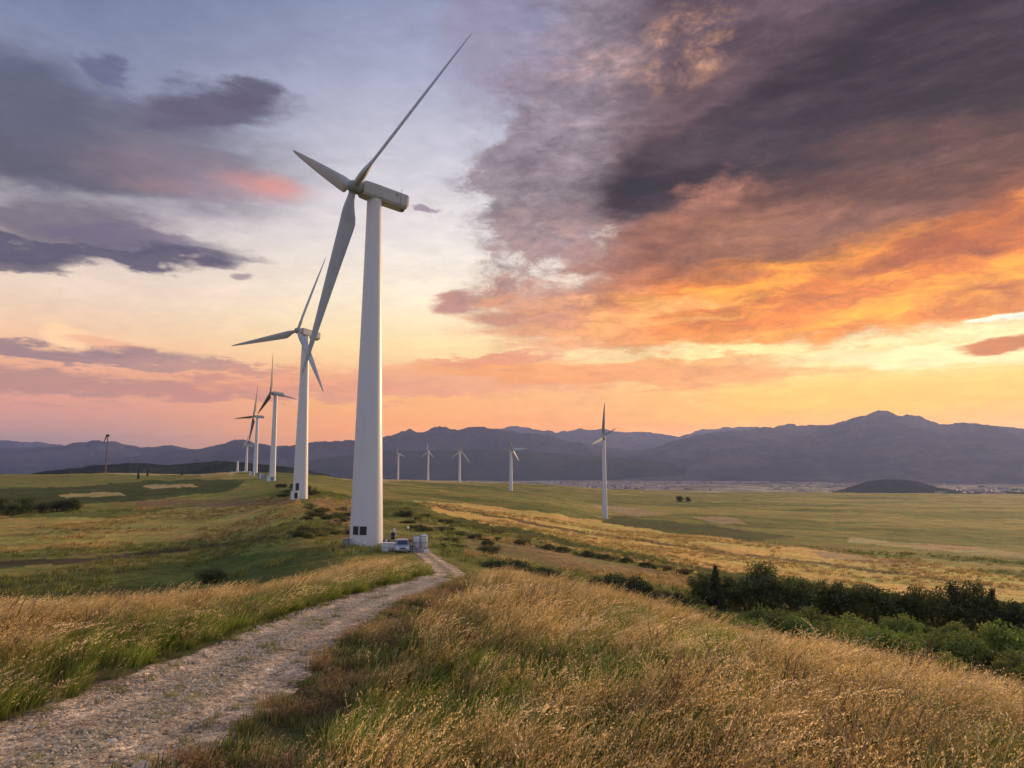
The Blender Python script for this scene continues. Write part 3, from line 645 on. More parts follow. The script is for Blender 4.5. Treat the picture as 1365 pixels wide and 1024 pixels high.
# ------------------------------------------------------------------ wind turbines
M['blade_shaded'] = pbr('shaded_blade_paint', (.20, .21, .23), .7, var=.3, vscale=.6)  # darker copy of the blade colour, backlit shade painted in
def turbine(label, base_px, Y, hub_px, tips, yaw, Lb, r0=2.45, r1=1.12, seg=48, group='white wind turbines of the wind farm', pitch=40, cw=1.0, dark=False):
    """tower, nacelle, hub and three blades; the blades stand at the angles seen in the photo"""
    b = at(base_px[0], base_px[1], Y); gz = H1(b.x, b.y); base = Vector((b.x, b.y, gz - .15))
    t = tag(empty('wind_turbine', base), label, 'wind turbine', group)
    s = Y / 105.0
    ax = Vector((math.cos(R(yaw)) * math.cos(R(3)), math.sin(R(yaw)) * math.cos(R(3)), math.sin(R(3))))   # points out of the hub
    over = 3.6
    axh = Vector((ax.x, ax.y, 0)).normalized()
    hb = at(hub_px[0], hub_px[1], Y + axh.y * over)
    hub = Vector((base.x + axh.x * over, base.y + axh.y * over, hb.z)) - base
    top = hub.z - 1.25
    prof = []
    for k in range(25):
        q = k / 24; r = r1 + (r0 - r1) * ((1 - q) ** 1.12); prof.append((r, q * top))
    m = MB().lathe(prof, seg); tw = m.build('tower', M['tower'], t, True)
    for q in (.27, .58):                                             # flange joints of the tower sections
        r = r1 + (r0 - r1) * ((1 - q) ** 1.12)
        MB().lathe([(r + .004, q * top - .05), (r + .022, q * top - .04), (r + .022, q * top + .04), (r + .004, q * top + .05)], seg).build('flange', M['tower'], tw, True)
    e1 = Vector((0, 0, 1)).cross(ax).normalized(); e2 = ax.cross(e1).normalized()
    MX = Matrix(((ax.x, e1.x, e2.x, hub.x), (ax.y, e1.y, e2.y, hub.y), (ax.z, e1.z, e2.z, hub.z), (0, 0, 0, 1)))
    # nacelle, in a frame whose x axis runs out through the hub
    w2, h0, h1 = 1.18, -1.12, 1.24
    bm = bmesh.new(); sec = []
    for x, kw, kb, kt in ((-1.15, .80, .78, .84), (-1.5, .96, .95, .97), (-2.7, 1, 1, 1), (-8.9, 1, .98, .98), (-9.35, .84, .62, .96)):
        pts = []
        for yy, zz in ((-w2 * kw, h0 * kb + .42), (-w2 * kw * .78, h0 * kb), (w2 * kw * .78, h0 * kb), (w2 * kw, h0 * kb + .42), (w2 * kw, h1 * kt - .14), (w2 * kw * .93, h1 * kt), (-w2 * kw * .93, h1 * kt), (-w2 * kw, h1 * kt - .14)):
            pts.append(bm.verts.new((x, yy, zz)))
        sec.append(pts)
    for A_, B_ in zip(sec, sec[1:]):
        for i in range(8): bm.faces.new((A_[i], A_[(i + 1) % 8], B_[(i + 1) % 8], B_[i]))
    bm.faces.new(sec[0]); bm.faces.new(sec[-1][::-1]); bmesh.ops.bevel(bm, geom=[e for e in bm.edges], offset=.05, segments=2, affect='EDGES')
    mb = MB(); mb.bm.free(); mb.bm = bm; na_ = mb.build('nacelle', M['nacelle'], t, False, MX)
    if Y < 500:
        for sy in (-1, 1):
            for sx, sw in ((-7.6, .045), (-3.1, .03)): MB().box((sx, sy * (w2 + .004), .12), (sw, .02, 1.92)).build('panel_seam', M['seam'], na_, False, MX)
            for sx, sl, sz in ((-6.9, .75, .42), (-6.9, .45, .64)): MB().box((sx, sy * (w2 + .004), sz), (sl, .02, .08)).build('vent_slot', M['seam'], na_, False, MX)
        m = MB().tube((-8.2, .4, 1.28), (-8.2, .4, 2.1), .03).tube((-8.2, .15, 2.05), (-8.2, .65, 2.05), .025); m.build('wind_vane', M['grey_metal'], na_, False, MX)
        MB().box((-8.7, 0, -1.2), (.5, .7, .14)).build('service_hatch', M['seam'], na_, False, MX)
    hu = MB().lathe([(.0, 1.15), (.38, 1.08), (.72, .82), (.92, .35), (.98, -.2), (.98, -.95), (.80, -1.1), (.62, -1.2)], 28, 'X').build('hub', M['hub'], t, True, MX)
    # blades
    hw = base + hub
    for tip in tips:
        d = Vector(ray(*tip)).normalized(); bq = d.dot(hw); disc = bq * bq - (hw.length_squared - Lb * Lb)
        cand = [bq] if disc < 0 else [bq - disc ** .5, bq + disc ** .5]
        p = min((d * c - hw for c in cand), key=lambda v: abs(v.dot(ax))); d = p.normalized()
        ch0 = (-ax + d * ax.dot(d)).normalized(); nn = d.cross(ch0).normalized()
        V, Fc = [], []; nk = 34; ns = 20
        for k in range(nk + 1):
            q = k / nk; rr_ = q * Lb
            root = 1 - float(sstep(.035, .19, q))
            chord = (1.02 * root + (1 - root) * (2.75 * (1 - q) ** .82 + .26) * cw) * (Lb / 30.0)
            if q > .96: chord *= max(.22, math.sqrt(max(0, 1 - ((q - .96) / .041) ** 2)))
            thick = chord * (1.0 * root + (1 - root) * (.26 - .14 * q))
            tw_ = R(pitch) - R(14) * (1 - q) ** 2 + R(3)
            c_d = ch0 * math.cos(tw_) + nn * math.sin(tw_); n_d = nn * math.cos(tw_) - ch0 * math.sin(tw_)
            ctr = d * (rr_ + .55) if k == 0 else d * max(rr_, .56 + .01 * k)
            for i in range(ns):
                a = 2 * math.pi * i / ns
                xx = math.cos(a); yy = math.sin(a)
                yy *= (1.0 * root + (1 - root) * (.5 - .5 * xx) ** .35 * (1 if yy >= 0 else .55))
                off_ = (1 - root) * .22
                V.append(hub + ctr + c_d * (chord * (xx * .5 + off_)) + n_d * (thick * .5 * yy))
            if k:
                for i in range(ns): Fc.append(((k - 1) * ns + i, (k - 1) * ns + (i + 1) % ns, k * ns + (i + 1) % ns, k * ns + i))
        bl = mesh_np('blade', [tuple(v) for v in V], Fc, M['blade_shaded'] if dark else M['blade'], True, parent=t)
        MB().tube(hub + d * .35, hub + d * 1.0, .60 * (Lb / 30), .56 * (Lb / 30), 22).build('blade_root', M['hub'], bl, True)
    return t, base, top, r0, r1
T1, b1, top1, _, _ = turbine('nearest and largest white wind turbine, beside the end of the gravel track', (488, 727), 105, (474, 249), ((631, 42), (390, 200), (402, 500)), 222, 30.6, pitch=68, cw=1.12)
T2, b2, top2, _, _ = turbine('second nearest wind turbine on the ridge, partly hidden by the lowest blade of the nearest', (400, 662), 223, (402, 441), ((435, 342), (308, 461), (431, 523)), 242, 26, 2.35, 1.12, pitch=72)
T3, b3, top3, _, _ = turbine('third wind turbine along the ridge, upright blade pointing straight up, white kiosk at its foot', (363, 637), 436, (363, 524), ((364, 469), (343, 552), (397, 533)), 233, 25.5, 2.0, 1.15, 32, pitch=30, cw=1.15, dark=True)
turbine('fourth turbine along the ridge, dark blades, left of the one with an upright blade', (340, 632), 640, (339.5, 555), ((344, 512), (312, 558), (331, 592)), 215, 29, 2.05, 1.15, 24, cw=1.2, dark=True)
turbine('small distant pale turbine just left of the foot of the fourth ridge turbine', (328, 629), 860, (329, 594), ((334, 577), (321, 600), (333, 608)), 190, 18, 1.8, 1.0, 20)
turbine('smallest valley turbine, first to the right of the nearest tower', (530.5, 640), 1400, (530.5, 605), ((528.5, 592), (541, 609), (526, 614)), 235, 19, 1.95, 1.3, 16, cw=2.0)
turbine('second valley turbine from the nearest tower, blades like an upturned Y', (570.5, 641), 1264, (570.5, 602), ((570, 589), (560, 611), (579, 611)), 265, 19, 1.95, 1.3, 16, cw=2.0, pitch=80)
turbine('third valley turbine from the nearest tower, one long blade pointing down right', (612.5, 646), 1095, (612.5, 600), ((609, 583), (601, 612), (628, 620)), 300, 24, 2.1, 1.4, 16, cw=1.8)
turbine('fourth valley turbine from the nearest tower, dark blade level to the right', (681, 659), 835, (681, 600), ((677, 578), (704, 598), (692, 615)), 300, 22, 2.2, 1.4, 20, cw=1.9, pitch=62)
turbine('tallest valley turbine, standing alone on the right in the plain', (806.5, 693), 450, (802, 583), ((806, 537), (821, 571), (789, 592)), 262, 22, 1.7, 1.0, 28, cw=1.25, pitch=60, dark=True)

def along(base, top, r0, r1, z):
    q = z / top; return r1 + (r0 - r1) * ((1 - q) ** 1.12)
def on_tower(tower, base, top, r0, r1, ang, z, wdt, hgt, name, mat, split=False, proud=.02):
    """a curved plate on the tower wall"""
    m = MB(); halves = ((-.5, -.06), (.06, .5)) if split else ((-.5, .5),); out = []
    fr = None
    for kx, (u0, u1) in enumerate(halves):
        bm = bmesh.new(); n = 6; g = []
        for i in range(n + 1):
            u = (u0 + (u1 - u0) * i / n) * wdt
            for zz in (z, z + hgt):
                r = along(base, top, r0, r1, zz); a = R(ang) + u / r
                for pr in (-.05, proud): g.append(bm.verts.new((math.cos(a) * (r + pr), math.sin(a) * (r + pr), zz)))
        for i in range(n):
            a_, b_ = g[4 * i:4 * i + 4], g[4 * i + 4:4 * i + 8]
            bm.faces.new((a_[1], b_[1], b_[3], a_[3])); bm.faces.new((a_[0], a_[2], b_[2], b_[0])); bm.faces.new((a_[0], b_[0], b_[1], a_[1])); bm.faces.new((a_[2], a_[3], b_[3], b_[2]))
        bm.faces.new(g[0:1] + g[1:2] + g[3:4] + g[2:3]); e_ = g[-4:]; bm.faces.new((e_[0], e_[2], e_[3], e_[1]))
        mm = MB(); mm.bm.free(); mm.bm = bm; out.append(mm.build(name, mat, tower))
    return out
tw1 = [c for c in T1.children if c.name.startswith('tower')][0]
fa = math.degrees(math.atan2(-b1.y, -b1.x))
on_tower(tw1, b1, top1, 2.45, 1.12, fa - 26, 2.05, 2.2, 1.22, 'window', M['dark'], True)
on_tower(tw1, b1, top1, 2.45, 1.12, fa - 26, 1.95, .12, 1.4, 'mullion', M['concrete'], False, .03)
tw2 = [c for c in T2.children if c.name.startswith('tower')][0]; fa2 = math.degrees(math.atan2(-b2.y, -b2.x))
on_tower(tw2, b2, top2, 2.35, 1.12, fa2 - 25, 2.7, 1.1, 2.2, 'door', M['dark'])

def ground_pt(px, py, Y):
    p = at(px, py, Y); return Vector((p.x, p.y, H1(p.x, p.y)))
# foundation and things at the foot of the nearest tower
m = MB().lathe([(3.25, -.6), (3.25, .16), (3.0, .22), (2.3, .22)], 40); fo = m.build('foundation_ring', M['concrete'], T1); fo.name = 'foundation'
def thing(name, p, label, cat, group=None, rz=0.0): return tag(empty(name, p, rz), label, cat, group)
def bollard(px, Y, h, label):
    p = ground_pt(px, 728, Y); t = thing('bollard', p, label, 'bollard', 'posts at the foot of the nearest tower')
    MB().lathe([(.10, -.2), (.10, h - .08), (.06, h), (0, h)], 14).build('post', M['grey_metal'], t, True)
    MB().lathe([(.103, h * .62), (.108, h * .64), (.108, h * .76), (.103, h * .78)], 14).build('band', M['white_metal'], t)
bollard(473.5, 101.6, .95, 'leftmost short grey post in front of the nearest tower')
bollard(480, 101.5, .70, 'shortest grey post in front of the nearest tower, in the middle of three')
bollard(484.5, 101.4, 1.0, 'rightmost short grey post in front of the nearest tower')
def cabinet(p, sx, sy, sz, rz, label, mat='white_metal', group=None, name='equipment_cabinet', cat='cabinet', door='grey_metal'):
    t = thing(name, p, label, cat, group, rz)
    MB().box((0, 0, sz / 2 + .05), (sx, sy, sz), bev=.03).build('housing', M[mat], t)
    MB().box((0, 0, 0), (sx * 1.12, sy * 1.15, .28)).build('plinth', M['concrete'], t)
    MB().box((0, 0, sz + .09), (sx * 1.08, sy * 1.1, .08), bev=.02).build('roof', M[mat], t)
    d = MB().box((sx * .18, -sy / 2 - .012, sz * .5), (sx * .42, .03, sz * .74)).build('door', M[door], t)
    MB().box((sx * .05, -sy / 2 - .04, sz * .5), (.05, .04, .18)).build('handle', M['dark'], d)
    return t
cabinet(ground_pt(461.5, 728, 103), .9, .6, 1.1, R(6), 'small grey cabinet at the left edge of the nearest tower foot', 'grey_metal')
# low white block
p = ground_pt(518, 737, 93); t = thing('equipment_skid', p, 'low white box between the nearest tower and the silver vehicle', 'equipment box', rz=R(-4))
MB().box((0, 0, .52), (1.65, 1.1, 1.0), bev=.03).build('housing', M['white_metal'], t)
MB().box((0, -.57, .52), (1.5, .02, .05)).build('seam', M['seam'], t); MB().box((0, 0, 1.06), (1.75, 1.2, .08), bev=.02).build('lid', M['white_metal'], t)
# open rack of dark gear
p = ground_pt(521, 727, 99.5); t = thing('equipment_rack', p, 'open grey pipe rack with dark gear against the right side of the nearest tower', 'rack', rz=R(-8))
m = MB()
for x in (-.7, .0, .7):
    for y in (-.45, .45): m.tube((x, y, -.3), (x, y, 2.35 if x > -.1 else 1.7), .035, seg=8)
for z in (.5, 1.2, 1.7, 2.3):
    for y in (-.45, .45): m.tube((-.7 if z < 2 else 0, y, z), (.7, y, z), .03, seg=8)
    for x in (0, .7): m.tube((x, -.45, z), (x, .45, z), .03, seg=8)
m.build('frame', M['grey_metal'], t)
MB().box((.38, 0, 1.72), (.55, .7, .95), bev=.04).build('control_box', M['dark'], t)
MB().box((-.3, 0, .85), (.6, .6, .6), bev=.05).build('pump_casing', M['dark'], t)
MB().lathe([(.16, 0), (.16, .35), (0, .4)], 12, c=(.45, -.1, 2.35)).build('canister', M['white_metal'], t, True)
# vehicle, nose towards the camera
def vehicle(p, rz):
    t = thing('parked_car', p, 'small silver car parked nose-on beside the white tanks', 'car', rz=rz)
    L, Wd = 3.9, 1.72
    # side outline (y = length, front at -y)
    out = [(-1.95, .42), (-1.93, .72), (-1.80, .90), (-1.05, 1.02), (-.45, 1.48), (.30, 1.58), (1.25, 1.55), (1.80, 1.08), (1.95, .95), (1.95, .45), (1.5, .32), (-1.5, .32)]
    bm = bmesh.new(); rings = []
    for x, k in ((-Wd / 2, .0), (-Wd / 2 + .12, 1.0), (Wd / 2 - .12, 1.0), (Wd / 2, .0)):
        rg = []
        for (y, z) in out:
            zz = z; yy = y
            if k == 0.0: yy = y * .97; zz = z if z < 1.0 else 1.0 + (z - 1.0) * .92
            xx = x * (1 - max(0, z - 1.0) * .30)
            rg.append(bm.verts.new((xx, yy, zz)))
        rings.append(rg)
    n = len(out)
    for A_, B_ in zip(rings, rings[1:]):
        for i in range(n): bm.faces.new((A_[i], A_[(i + 1) % n], B_[(i + 1) % n], B_[i]))
    bm.faces.new(rings[0][::-1]); bm.faces.new(rings[-1]); bmesh.ops.bevel(bm, geom=list(bm.edges), offset=.03, segments=2, affect='EDGES')
    mb = MB(); mb.bm.free(); mb.bm = bm; body = mb.build('body', M['car'], t, True)
    MB().poly([(-.66, -1.02, 1.07), (.66, -1.02, 1.07), (.56, -.50, 1.47), (-.56, -.50, 1.47)], .03, (0, -.6, .75)).build('windscreen', M['glass'], t)
    for s in (-1, 1):
        MB().poly([(s * .845, -.80, 1.06), (s * .845, 1.35, 1.06), (s * .735, 1.15, 1.46), (s * .735, -.38, 1.46)], .02, (s, 0, .3)).build('side_window', M['glass'], t)
        MB().box((s * .62, -1.93, .72), (.36, .06, .16), bev=.03).build('headlight', M['lamp_glass'], t)
        MB().box((s * .93, -.72, 1.08), (.16, .08, .12), bev=.03).build('wing_mirror', M['car'], t)
    MB().box((0, -1.955, .66), (.7, .04, .14)).build('grille', M['dark'], t); MB().box((0, -1.95, .44), (1.6, .08, .16), bev=.03).build('bumper', M['grey_metal'], t)
    for x in (-.76, .76):
        for y in (-1.22, 1.25):
            wl = MB().lathe([(.18, -.11), (.30, -.11), (.33, -.07), (.33, .07), (.30, .11), (.18, .11)], 22, 'X', (x, y, .33)).build('wheel', M['rubber'], t, True)
            MB().lathe([(.0, .0), (.19, .02), (.19, .10), (.0, .12)], 16, 'X', (x, y, .33)).build('rim', M['grey_metal'], wl, True)
vehicle(ground_pt(536, 740, 90.5) + Vector((0, 0, .02)), R(10))
# lamp post
p = ground_pt(543.5, 736, 95); t = thing('lamp_post', p, 'thin post with a small white lamp head behind the silver car', 'lamp')
MB().lathe([(.045, -.3), (.035, 2.75)], 10).build('post', M['grey_metal'], t, True); MB().lathe([(0, 2.72), (.14, 2.78), (.17, 2.92), (.10, 3.04), (0, 3.08)], 14).build('lamp_head', M['lamp_glass'], t, True)
# tanks in a pipe cage
p = ground_pt(560.5, 739, 92); t = thing('tank_unit', p, 'pair of white tanks in a grey pipe frame at the head of the track', 'tank', rz=R(8))
for x, h in ((-.5, 1.95), (.42, 2.2)):
    tk = MB().lathe([(0, h + .05), (.25, h), (.42, h - .14), (.44, h - .3), (.44, .75), (.3, .55), (0, .5)], 24, c=(x, 0, 0)).build('tank', M['white_metal'], t, True)
    MB().lathe([(.445, 1.2), (.46, 1.22), (.46, 1.28), (.445, 1.3)], 24, c=(x, 0, 0)).build('band', M['grey_metal'], tk)
m = MB()
for x in (-1.0, -.04, .95):
    for y in (-.55, .55): m.tube((x, y, -.3), (x, y, 2.1), .04, seg=8)
for z in (.45, 1.25, 2.05):
    for y in (-.55, .55): m.tube((-1.0, y, z), (.95, y, z), .035, seg=8)
    for x in (-1.0, .95): m.tube((x, -.55, z), (x, .55, z), .035, seg=8)
m.build('frame', M['grey_metal'], t)
MB().box((0, 0, .42), (2.0, 1.15, .07)).build('platform', M['grey_metal'], t)
m = MB().tube((-.5, -.6, .2), (.42, -.6, .2), .06).tube((-.5, -.6, .2), (-.5, -.3, .7), .05).tube((.42, -.6, .2), (.42, -.3, .7), .05).tube((-1.6, -.7, .05), (-.5, -.6, .2), .06); m.build('pipework', M['white_metal'], t)
# pump beside the tanks
p = ground_pt(549, 741, 90.8); t = thing('pump', p, 'dark pump with a sloping grey pipe between the silver car and the tanks', 'pump')
MB().box((-.15, 0, .45), (.55, .7, .9), bev=.06).build('engine', M['dark'], t); MB().box((.1, 0, .05), (1.5, .9, .12)).build('skid', M['grey_metal'], t)
MB().tube((.1, -.2, 1.0), (1.05, -.25, .2), .09).tube((.1, -.2, .6), (.1, -.2, 1.02), .07).build('pipe', M['grey_metal'], t, True)
for px, Y, s_, mt, lb in ((531, 96.5, (.8, .6, 1.25), 'grey_metal', 'dark grey box behind the silver car'), (555, 95, (.9, .8, 1.7), 'grey_metal', 'tall grey box behind the white tanks'), (567.5, 91.5, (.7, .5, .55), 'white_metal', 'small pale box at the right end of the equipment by the track'), (513, 96, (.5, .5, 1.3), 'grey_metal', 'narrow grey box behind the low white box')):
    p = ground_pt(px, 736, Y); t = thing('equipment_box', p, lb, 'equipment box', rz=R(px))
    MB().box((0, 0, s_[2] / 2), s_, bev=.04).build('housing', M[mt], t); MB().box((0, 0, s_[2] + .04), (s_[0] * .6, s_[1] * .6, .1), bev=.02).build('lid', M['dark'], t); MB().box((0, -s_[1] / 2 - .01, s_[2] * .55), (s_[0] * .6, .04, s_[2] * .35)).build('grille', M['dark'], t)
p = ground_pt(553, 741, 88.6); t = thing('valve_manifold', p, 'low tangle of grey pipes and valves in front of the white tanks', 'pipework', rz=R(-6))
m = MB()
for k in range(5): m.tube((-.9 + k * .42, 0, -.1), (-.9 + k * .42, 0, .55 + .3 * ((k * 7) % 3)), .045, seg=8)
m.tube((-1.1, 0, .35), (1.1, 0, .35), .06, seg=10).tube((-1.1, .15, .6), (.8, .15, .5), .045, seg=10); m.build('pipework', M['grey_metal'], t, True)
for k in range(3): MB().lathe([(.03, 0), (.14, .02), (.14, .05), (.03, .07)], 14, c=(-.48 + k * .42, 0, .62 + .3 * (((k + 1) * 7) % 3))).build('valve_wheel', M['rust'], t)
# second tower's kiosk and the ones further along
cabinet(ground_pt(392.8, 662, 218.6), 2.3, 1.6, 2.4, R(14), 'white kiosk with a dark door at the foot of the second ridge turbine', 'white_metal', door='dark', name='transformer_kiosk', cat='kiosk')
cabinet(ground_pt(361.5, 638, 430), 4.6, 3.0, 2.9, R(10), 'white kiosk at the foot of the third ridge turbine', name='transformer_kiosk', cat='kiosk')
gk = 'pale service kiosks far along the ridge'
for px, Y, s_, h_, mt, lb in ((354, 470, 2.2, 3.4, 'grey_metal', 'tall grey service cabinet just left of the third ridge turbine kiosk'), (349, 500, 3.0, 3.0, 'white_metal', 'pale kiosk in the middle of the far ridge kiosks'), (345.5, 520, 1.8, 4.4, 'grey_metal', 'narrow tall grey cabinet beside the foot of the fourth ridge turbine'),
    (336, 610, 4.0, 3.0, 'white_metal', 'white kiosk left of the foot of the fourth ridge turbine'), (331, 700, 4.0, 2.6, 'white_metal', 'low white kiosk beside the small distant pale turbine'), (320, 800, 9.0, 4.4, 'white_metal', 'long white hut at the left end of the ridge kiosks'), (312, 830, 7.5, 3.4, 'white_metal', 'leftmost small white hut on the ridge')):
    cabinet(ground_pt(px, 630, Y), s_, s_ * .7, h_, R(12), lb, mt, gk, 'service_kiosk', 'kiosk')
p = ground_pt(316.5, 627, 850); t = thing('white_tower', p, 'short plain white tower without a rotor, far left end of the ridge row', 'tower')
MB().lathe([(1.5, -1), (1.25, 6), (.85, 16), (.6, 16.3), (0, 16.4)], 16).build('shaft', M['tower'], t, True); MB().lathe([(1.9, -1), (1.9, .5), (1.5, .6)], 16).build('footing', M['concrete'], t)
# derelict turbine, far left
p = ground_pt(140.5, 629, 880); t = thing('derelict_turbine', p, 'rusty thin old wind turbine with a single folded blade, alone on the far left', 'wind turbine')
MB().lathe([(.95, -1), (.8, 12), (.65, 30), (.55, 45)], 14).build('tower', M['rust'], t, True)
MB().box((.3, 0, 46.2), (3.6, 2.2, 2.6), bev=.5).build('nacelle', M['dark'], t)
m = MB(); m.tube((-1.2, 0, 46.4), (-4.6, 0, 37.0), .9, .35, 10); m.build('blade', M['dark'], t, True); MB().tube((-2.0, 0, 46), (-.6, 0, 46.6), 1.0, 1.2).build('hub', M['dark'], t)

# ------------------------------------------------------------------ stones and posts near the track
def rock(px, py, Y, s, label):
    p = ground_pt(px, py, Y); bm = bmesh.new(); bmesh.ops.create_icosphere(bm, subdivisions=3, radius=1)
    for v in bm.verts:
        c = v.co; k = .75 + .5 * float(fbm(np.array([c.x * 1.7 + px]), np.array([c.y * 1.7 + c.z * 2.1 + py]), 3)[0]); v.co = Vector((c.x * s[0] * k, c.y * s[1] * k, c.z * s[2] * k))
    me = bpy.data.meshes.new('stone'); bm.to_mesh(me); bm.free(); me.materials.append(M['stone'])
    for q in me.polygons: q.use_smooth = True
    o = bpy.data.objects.new('stone', me); o.location = p + Vector((0, 0, s[2] * .45)); o.rotation_euler = (0, 0, px); link(o); tag(o, label, 'stone', 'pale stones on the track')
rock(191, 993, 10.25, (.17, .11, .075), 'largest pale flat stone on the gravel track near the bottom edge')
rock(166, 1011, 9.9, (.11, .08, .05), 'smaller pale stone on the track, nearest the bottom edge')
rock(152, 945, 11.3, (.08, .06, .04), 'small pale stone at the left edge of the gravel track')
rock(243, 984, 10.3, (.07, .05, .035), 'tiny pale stone right of the largest flat stone on the track')
def post(px, py, Y, h, label, lean=0.0, r=.045):
    p = ground_pt(px, py, Y); bm = MB(); bm.lathe([(r * 1.15, -.3), (r, h * .4), (r * .92, h - .03), (r * .5, h)], 8)
    o = bm.build('fence_post', M['wood']); o.location = p; o.rotation_euler = (lean, lean * .7, 0); tag(o, label, 'post', 'old fence posts at the edge of the thicket')
post(1292, 880, 18.2, 1.32, 'weathered wooden post standing up from the dry grass before the thicket', .03)
post(1346, 900, 16.6, 1.15, 'darker wooden post close to the right edge of the view', -.05)

# ------------------------------------------------------------------ foliage
def leaf_cloud(rng, blobs, n, size, cols, flat=.8, elong=1.6):
    """n leaf faces spread through a set of ellipsoid clumps; returns V, F, colours"""
    blobs = np.array(blobs, float); wt = blobs[:, 3] ** 2; wt /= wt.sum(); bi = rng.choice(len(blobs), n, p=wt); b = blobs[bi]
    d = rng.normal(size=(n, 3)); d /= np.linalg.norm(d, axis=1)[:, None]; rad = rng.random(n) ** .35
    tuft = fbm(d[:, 0] * 3 + bi * 3.7, d[:, 1] * 3 + d[:, 2] * 2.3, 3)
    rad = rad * (.55 + .95 * tuft)
    c = b[:, :3] + d * rad[:, None] * np.stack([b[:, 3], b[:, 3], b[:, 3] * flat], 1)
    u = rng.normal(size=(n, 3)); u /= np.linalg.norm(u, axis=1)[:, None]; v = np.cross(u, d + rng.normal(size=(n, 3)) * .6); v /= np.linalg.norm(v, axis=1)[:, None] + 1e-6
    s = size * (.55 + .9 * rng.random(n))[:, None]
    V = np.stack([c - u * s * elong * .5, c + v * s * .4, c + u * s * elong * .5, c - v * s * .4], 1).reshape(-1, 3)
    Fq = np.arange(4 * n).reshape(n, 4)
    cols = np.array(cols); k = rng.random(n)[:, None]; clump = rng.random(len(blobs))[bi][:, None]
    col = cols[0] * (1 - clump) + cols[1] * clump; col = col * (.6 + .8 * k)
    return V, Fq, np.repeat(col, 4, 0)
def stem_mesh(rng, h, r, n, spread, sh=.25):
    m = MB()
    m.tube((0, 0, -.3), (0, 0, h * sh), r, r * .75, 8); top = Vector((0, 0, h * sh))
    for i in range(n):
        a = 2 * math.pi * (i + rng.random() * .6) / n; e = Vector((math.cos(a) * spread * (.5 + .4 * rng.random()), math.sin(a) * spread * (.5 + .4 * rng.random()), h * (.55 + .3 * rng.random())))
        mid = top.lerp(e, .5) + Vector((0, 0, h * .06)); m.tube(top - Vector((0, 0, .1)), mid, r * .5, r * .3, 6); m.tube(mid, e, r * .3, r * .1, 5)
    return m
rg = np.random.default_rng(5)
def crown_mesh(kind, seed):
    rng = np.random.default_rng(seed); bl = []
    if kind == 'round':
        for i in range(20): a = rng.random() * 6.28; q = rng.random() ** .5 * .34; z = .30 + .52 * rng.random(); bl.append((math.cos(a) * q * (1.25 - z * .6), math.sin(a) * q * (1.25 - z * .6), z, .13 + .09 * rng.random()))
        bl += [(.2, .1, .1, .14), (-.2, -.1, .1, .14), (.0, -.22, .1, .14), (0, .22, .08, .14), (0, 0, .85, .13), (.05, 0, .6, .22), (-.1, .05, .45, .24), (.12, -.05, .3, .2), (-.22, 0, .2, .16), (.25, .05, .18, .15)]
        n, sz, cl = 5200, .030, ((.055, .075, .014), (.105, .120, .024))
    elif kind == 'cone':
        for i in range(26): z = i / 26 * .9 + .06; q = (1 - z) * .24; a = i * 2.4; bl.append((math.cos(a) * q * .8, math.sin(a) * q * .8, z, .05 + (1 - z) * .13))
        n, sz, cl = 5200, .026, ((.026, .040, .013), (.048, .062, .018))
    elif kind == 'shrub':
        for i in range(22): a = rng.random() * 6.28; q = rng.random() ** .5 * .62; bl.append((math.cos(a) * q, math.sin(a) * q * .8, .22 + .55 * rng.random() * (1 - q * .7), .17 + .13 * rng.random()))
        n, sz, cl = 7500, .034, ((.10, .15, .022), (.20, .25, .04))
    elif kind == 'light':
        for i in range(24): a = rng.random() * 6.28; q = rng.random() ** .5 * .7; bl.append((math.cos(a) * q, math.sin(a) * q * .8, .18 + .7 * rng.random() * (1 - q * .6), .10 + .13 * rng.random()))
        n, sz, cl = 5600, .036, ((.13, .17, .026), (.24, .26, .05))
    elif kind == 'scrub':
        for i in range(15): a = rng.random() * 6.28; q = rng.random() ** .5 * .7; bl.append((math.cos(a) * q, math.sin(a) * q * .7, .14 + .4 * rng.random() * (1 - q * .6), .16 + .12 * rng.random()))
        n, sz, cl = 2600, .05, ((.065, .080, .018), (.13, .115, .032))
    elif kind == 'dark':
        for i in range(18): a = rng.random() * 6.28; q = rng.random() ** .5 * .62; bl.append((math.cos(a) * q, math.sin(a) * q * .8, .2 + .5 * rng.random() * (1 - q * .7), .17 + .12 * rng.random()))
        n, sz, cl = 4600, .036, ((.026, .042, .011), (.056, .075, .016))
    V, Fq, c = leaf_cloud(rng, bl, n, sz, cl, .85)
    V[:, 2] = np.maximum(V[:, 2], -.02)
    o = mesh_np('crown', V, Fq, M['leaf'], False, c, parent='none'); return o.data
CR = {k: [crown_mesh(k, 100 + i * 7 + len(k)) for i in range(n)] for k, n in (('round', 5), ('cone', 2), ('shrub', 5), ('light', 3), ('scrub', 4), ('dark', 4))}
LM = [stem_mesh(rg, 1.0, .03, 7, .45).build('trunk', M['bark']) for _ in range(3)]
LMD = [o.data for o in LM]
for o in LM: bpy.data.objects.remove(o)
def tree(px, top_py, Y, wd, kind, label, group, name='tree', gy=None):
    p = ground_pt(px, HZ, Y); hz_ = at(px, top_py, Y).z - p.z; hz_ = max(1.5, hz_)
    t = tag(empty(name, p, rg.random() * 6.28), label, 'tree', group); hz_ *= .78 + .42 * rg.random()
    wd *= .9 + .25 * rg.random()
    c = bpy.data.objects.new('crown', CR[kind][int(rg.integers(len(CR[kind])))]); link(c, t); c.scale = (wd, wd, hz_)
    k = bpy.data.objects.new('trunk', LMD[int(rg.integers(3))]); link(k, t); k.scale = (wd * .8, wd * .8, hz_ * .95)
    return t
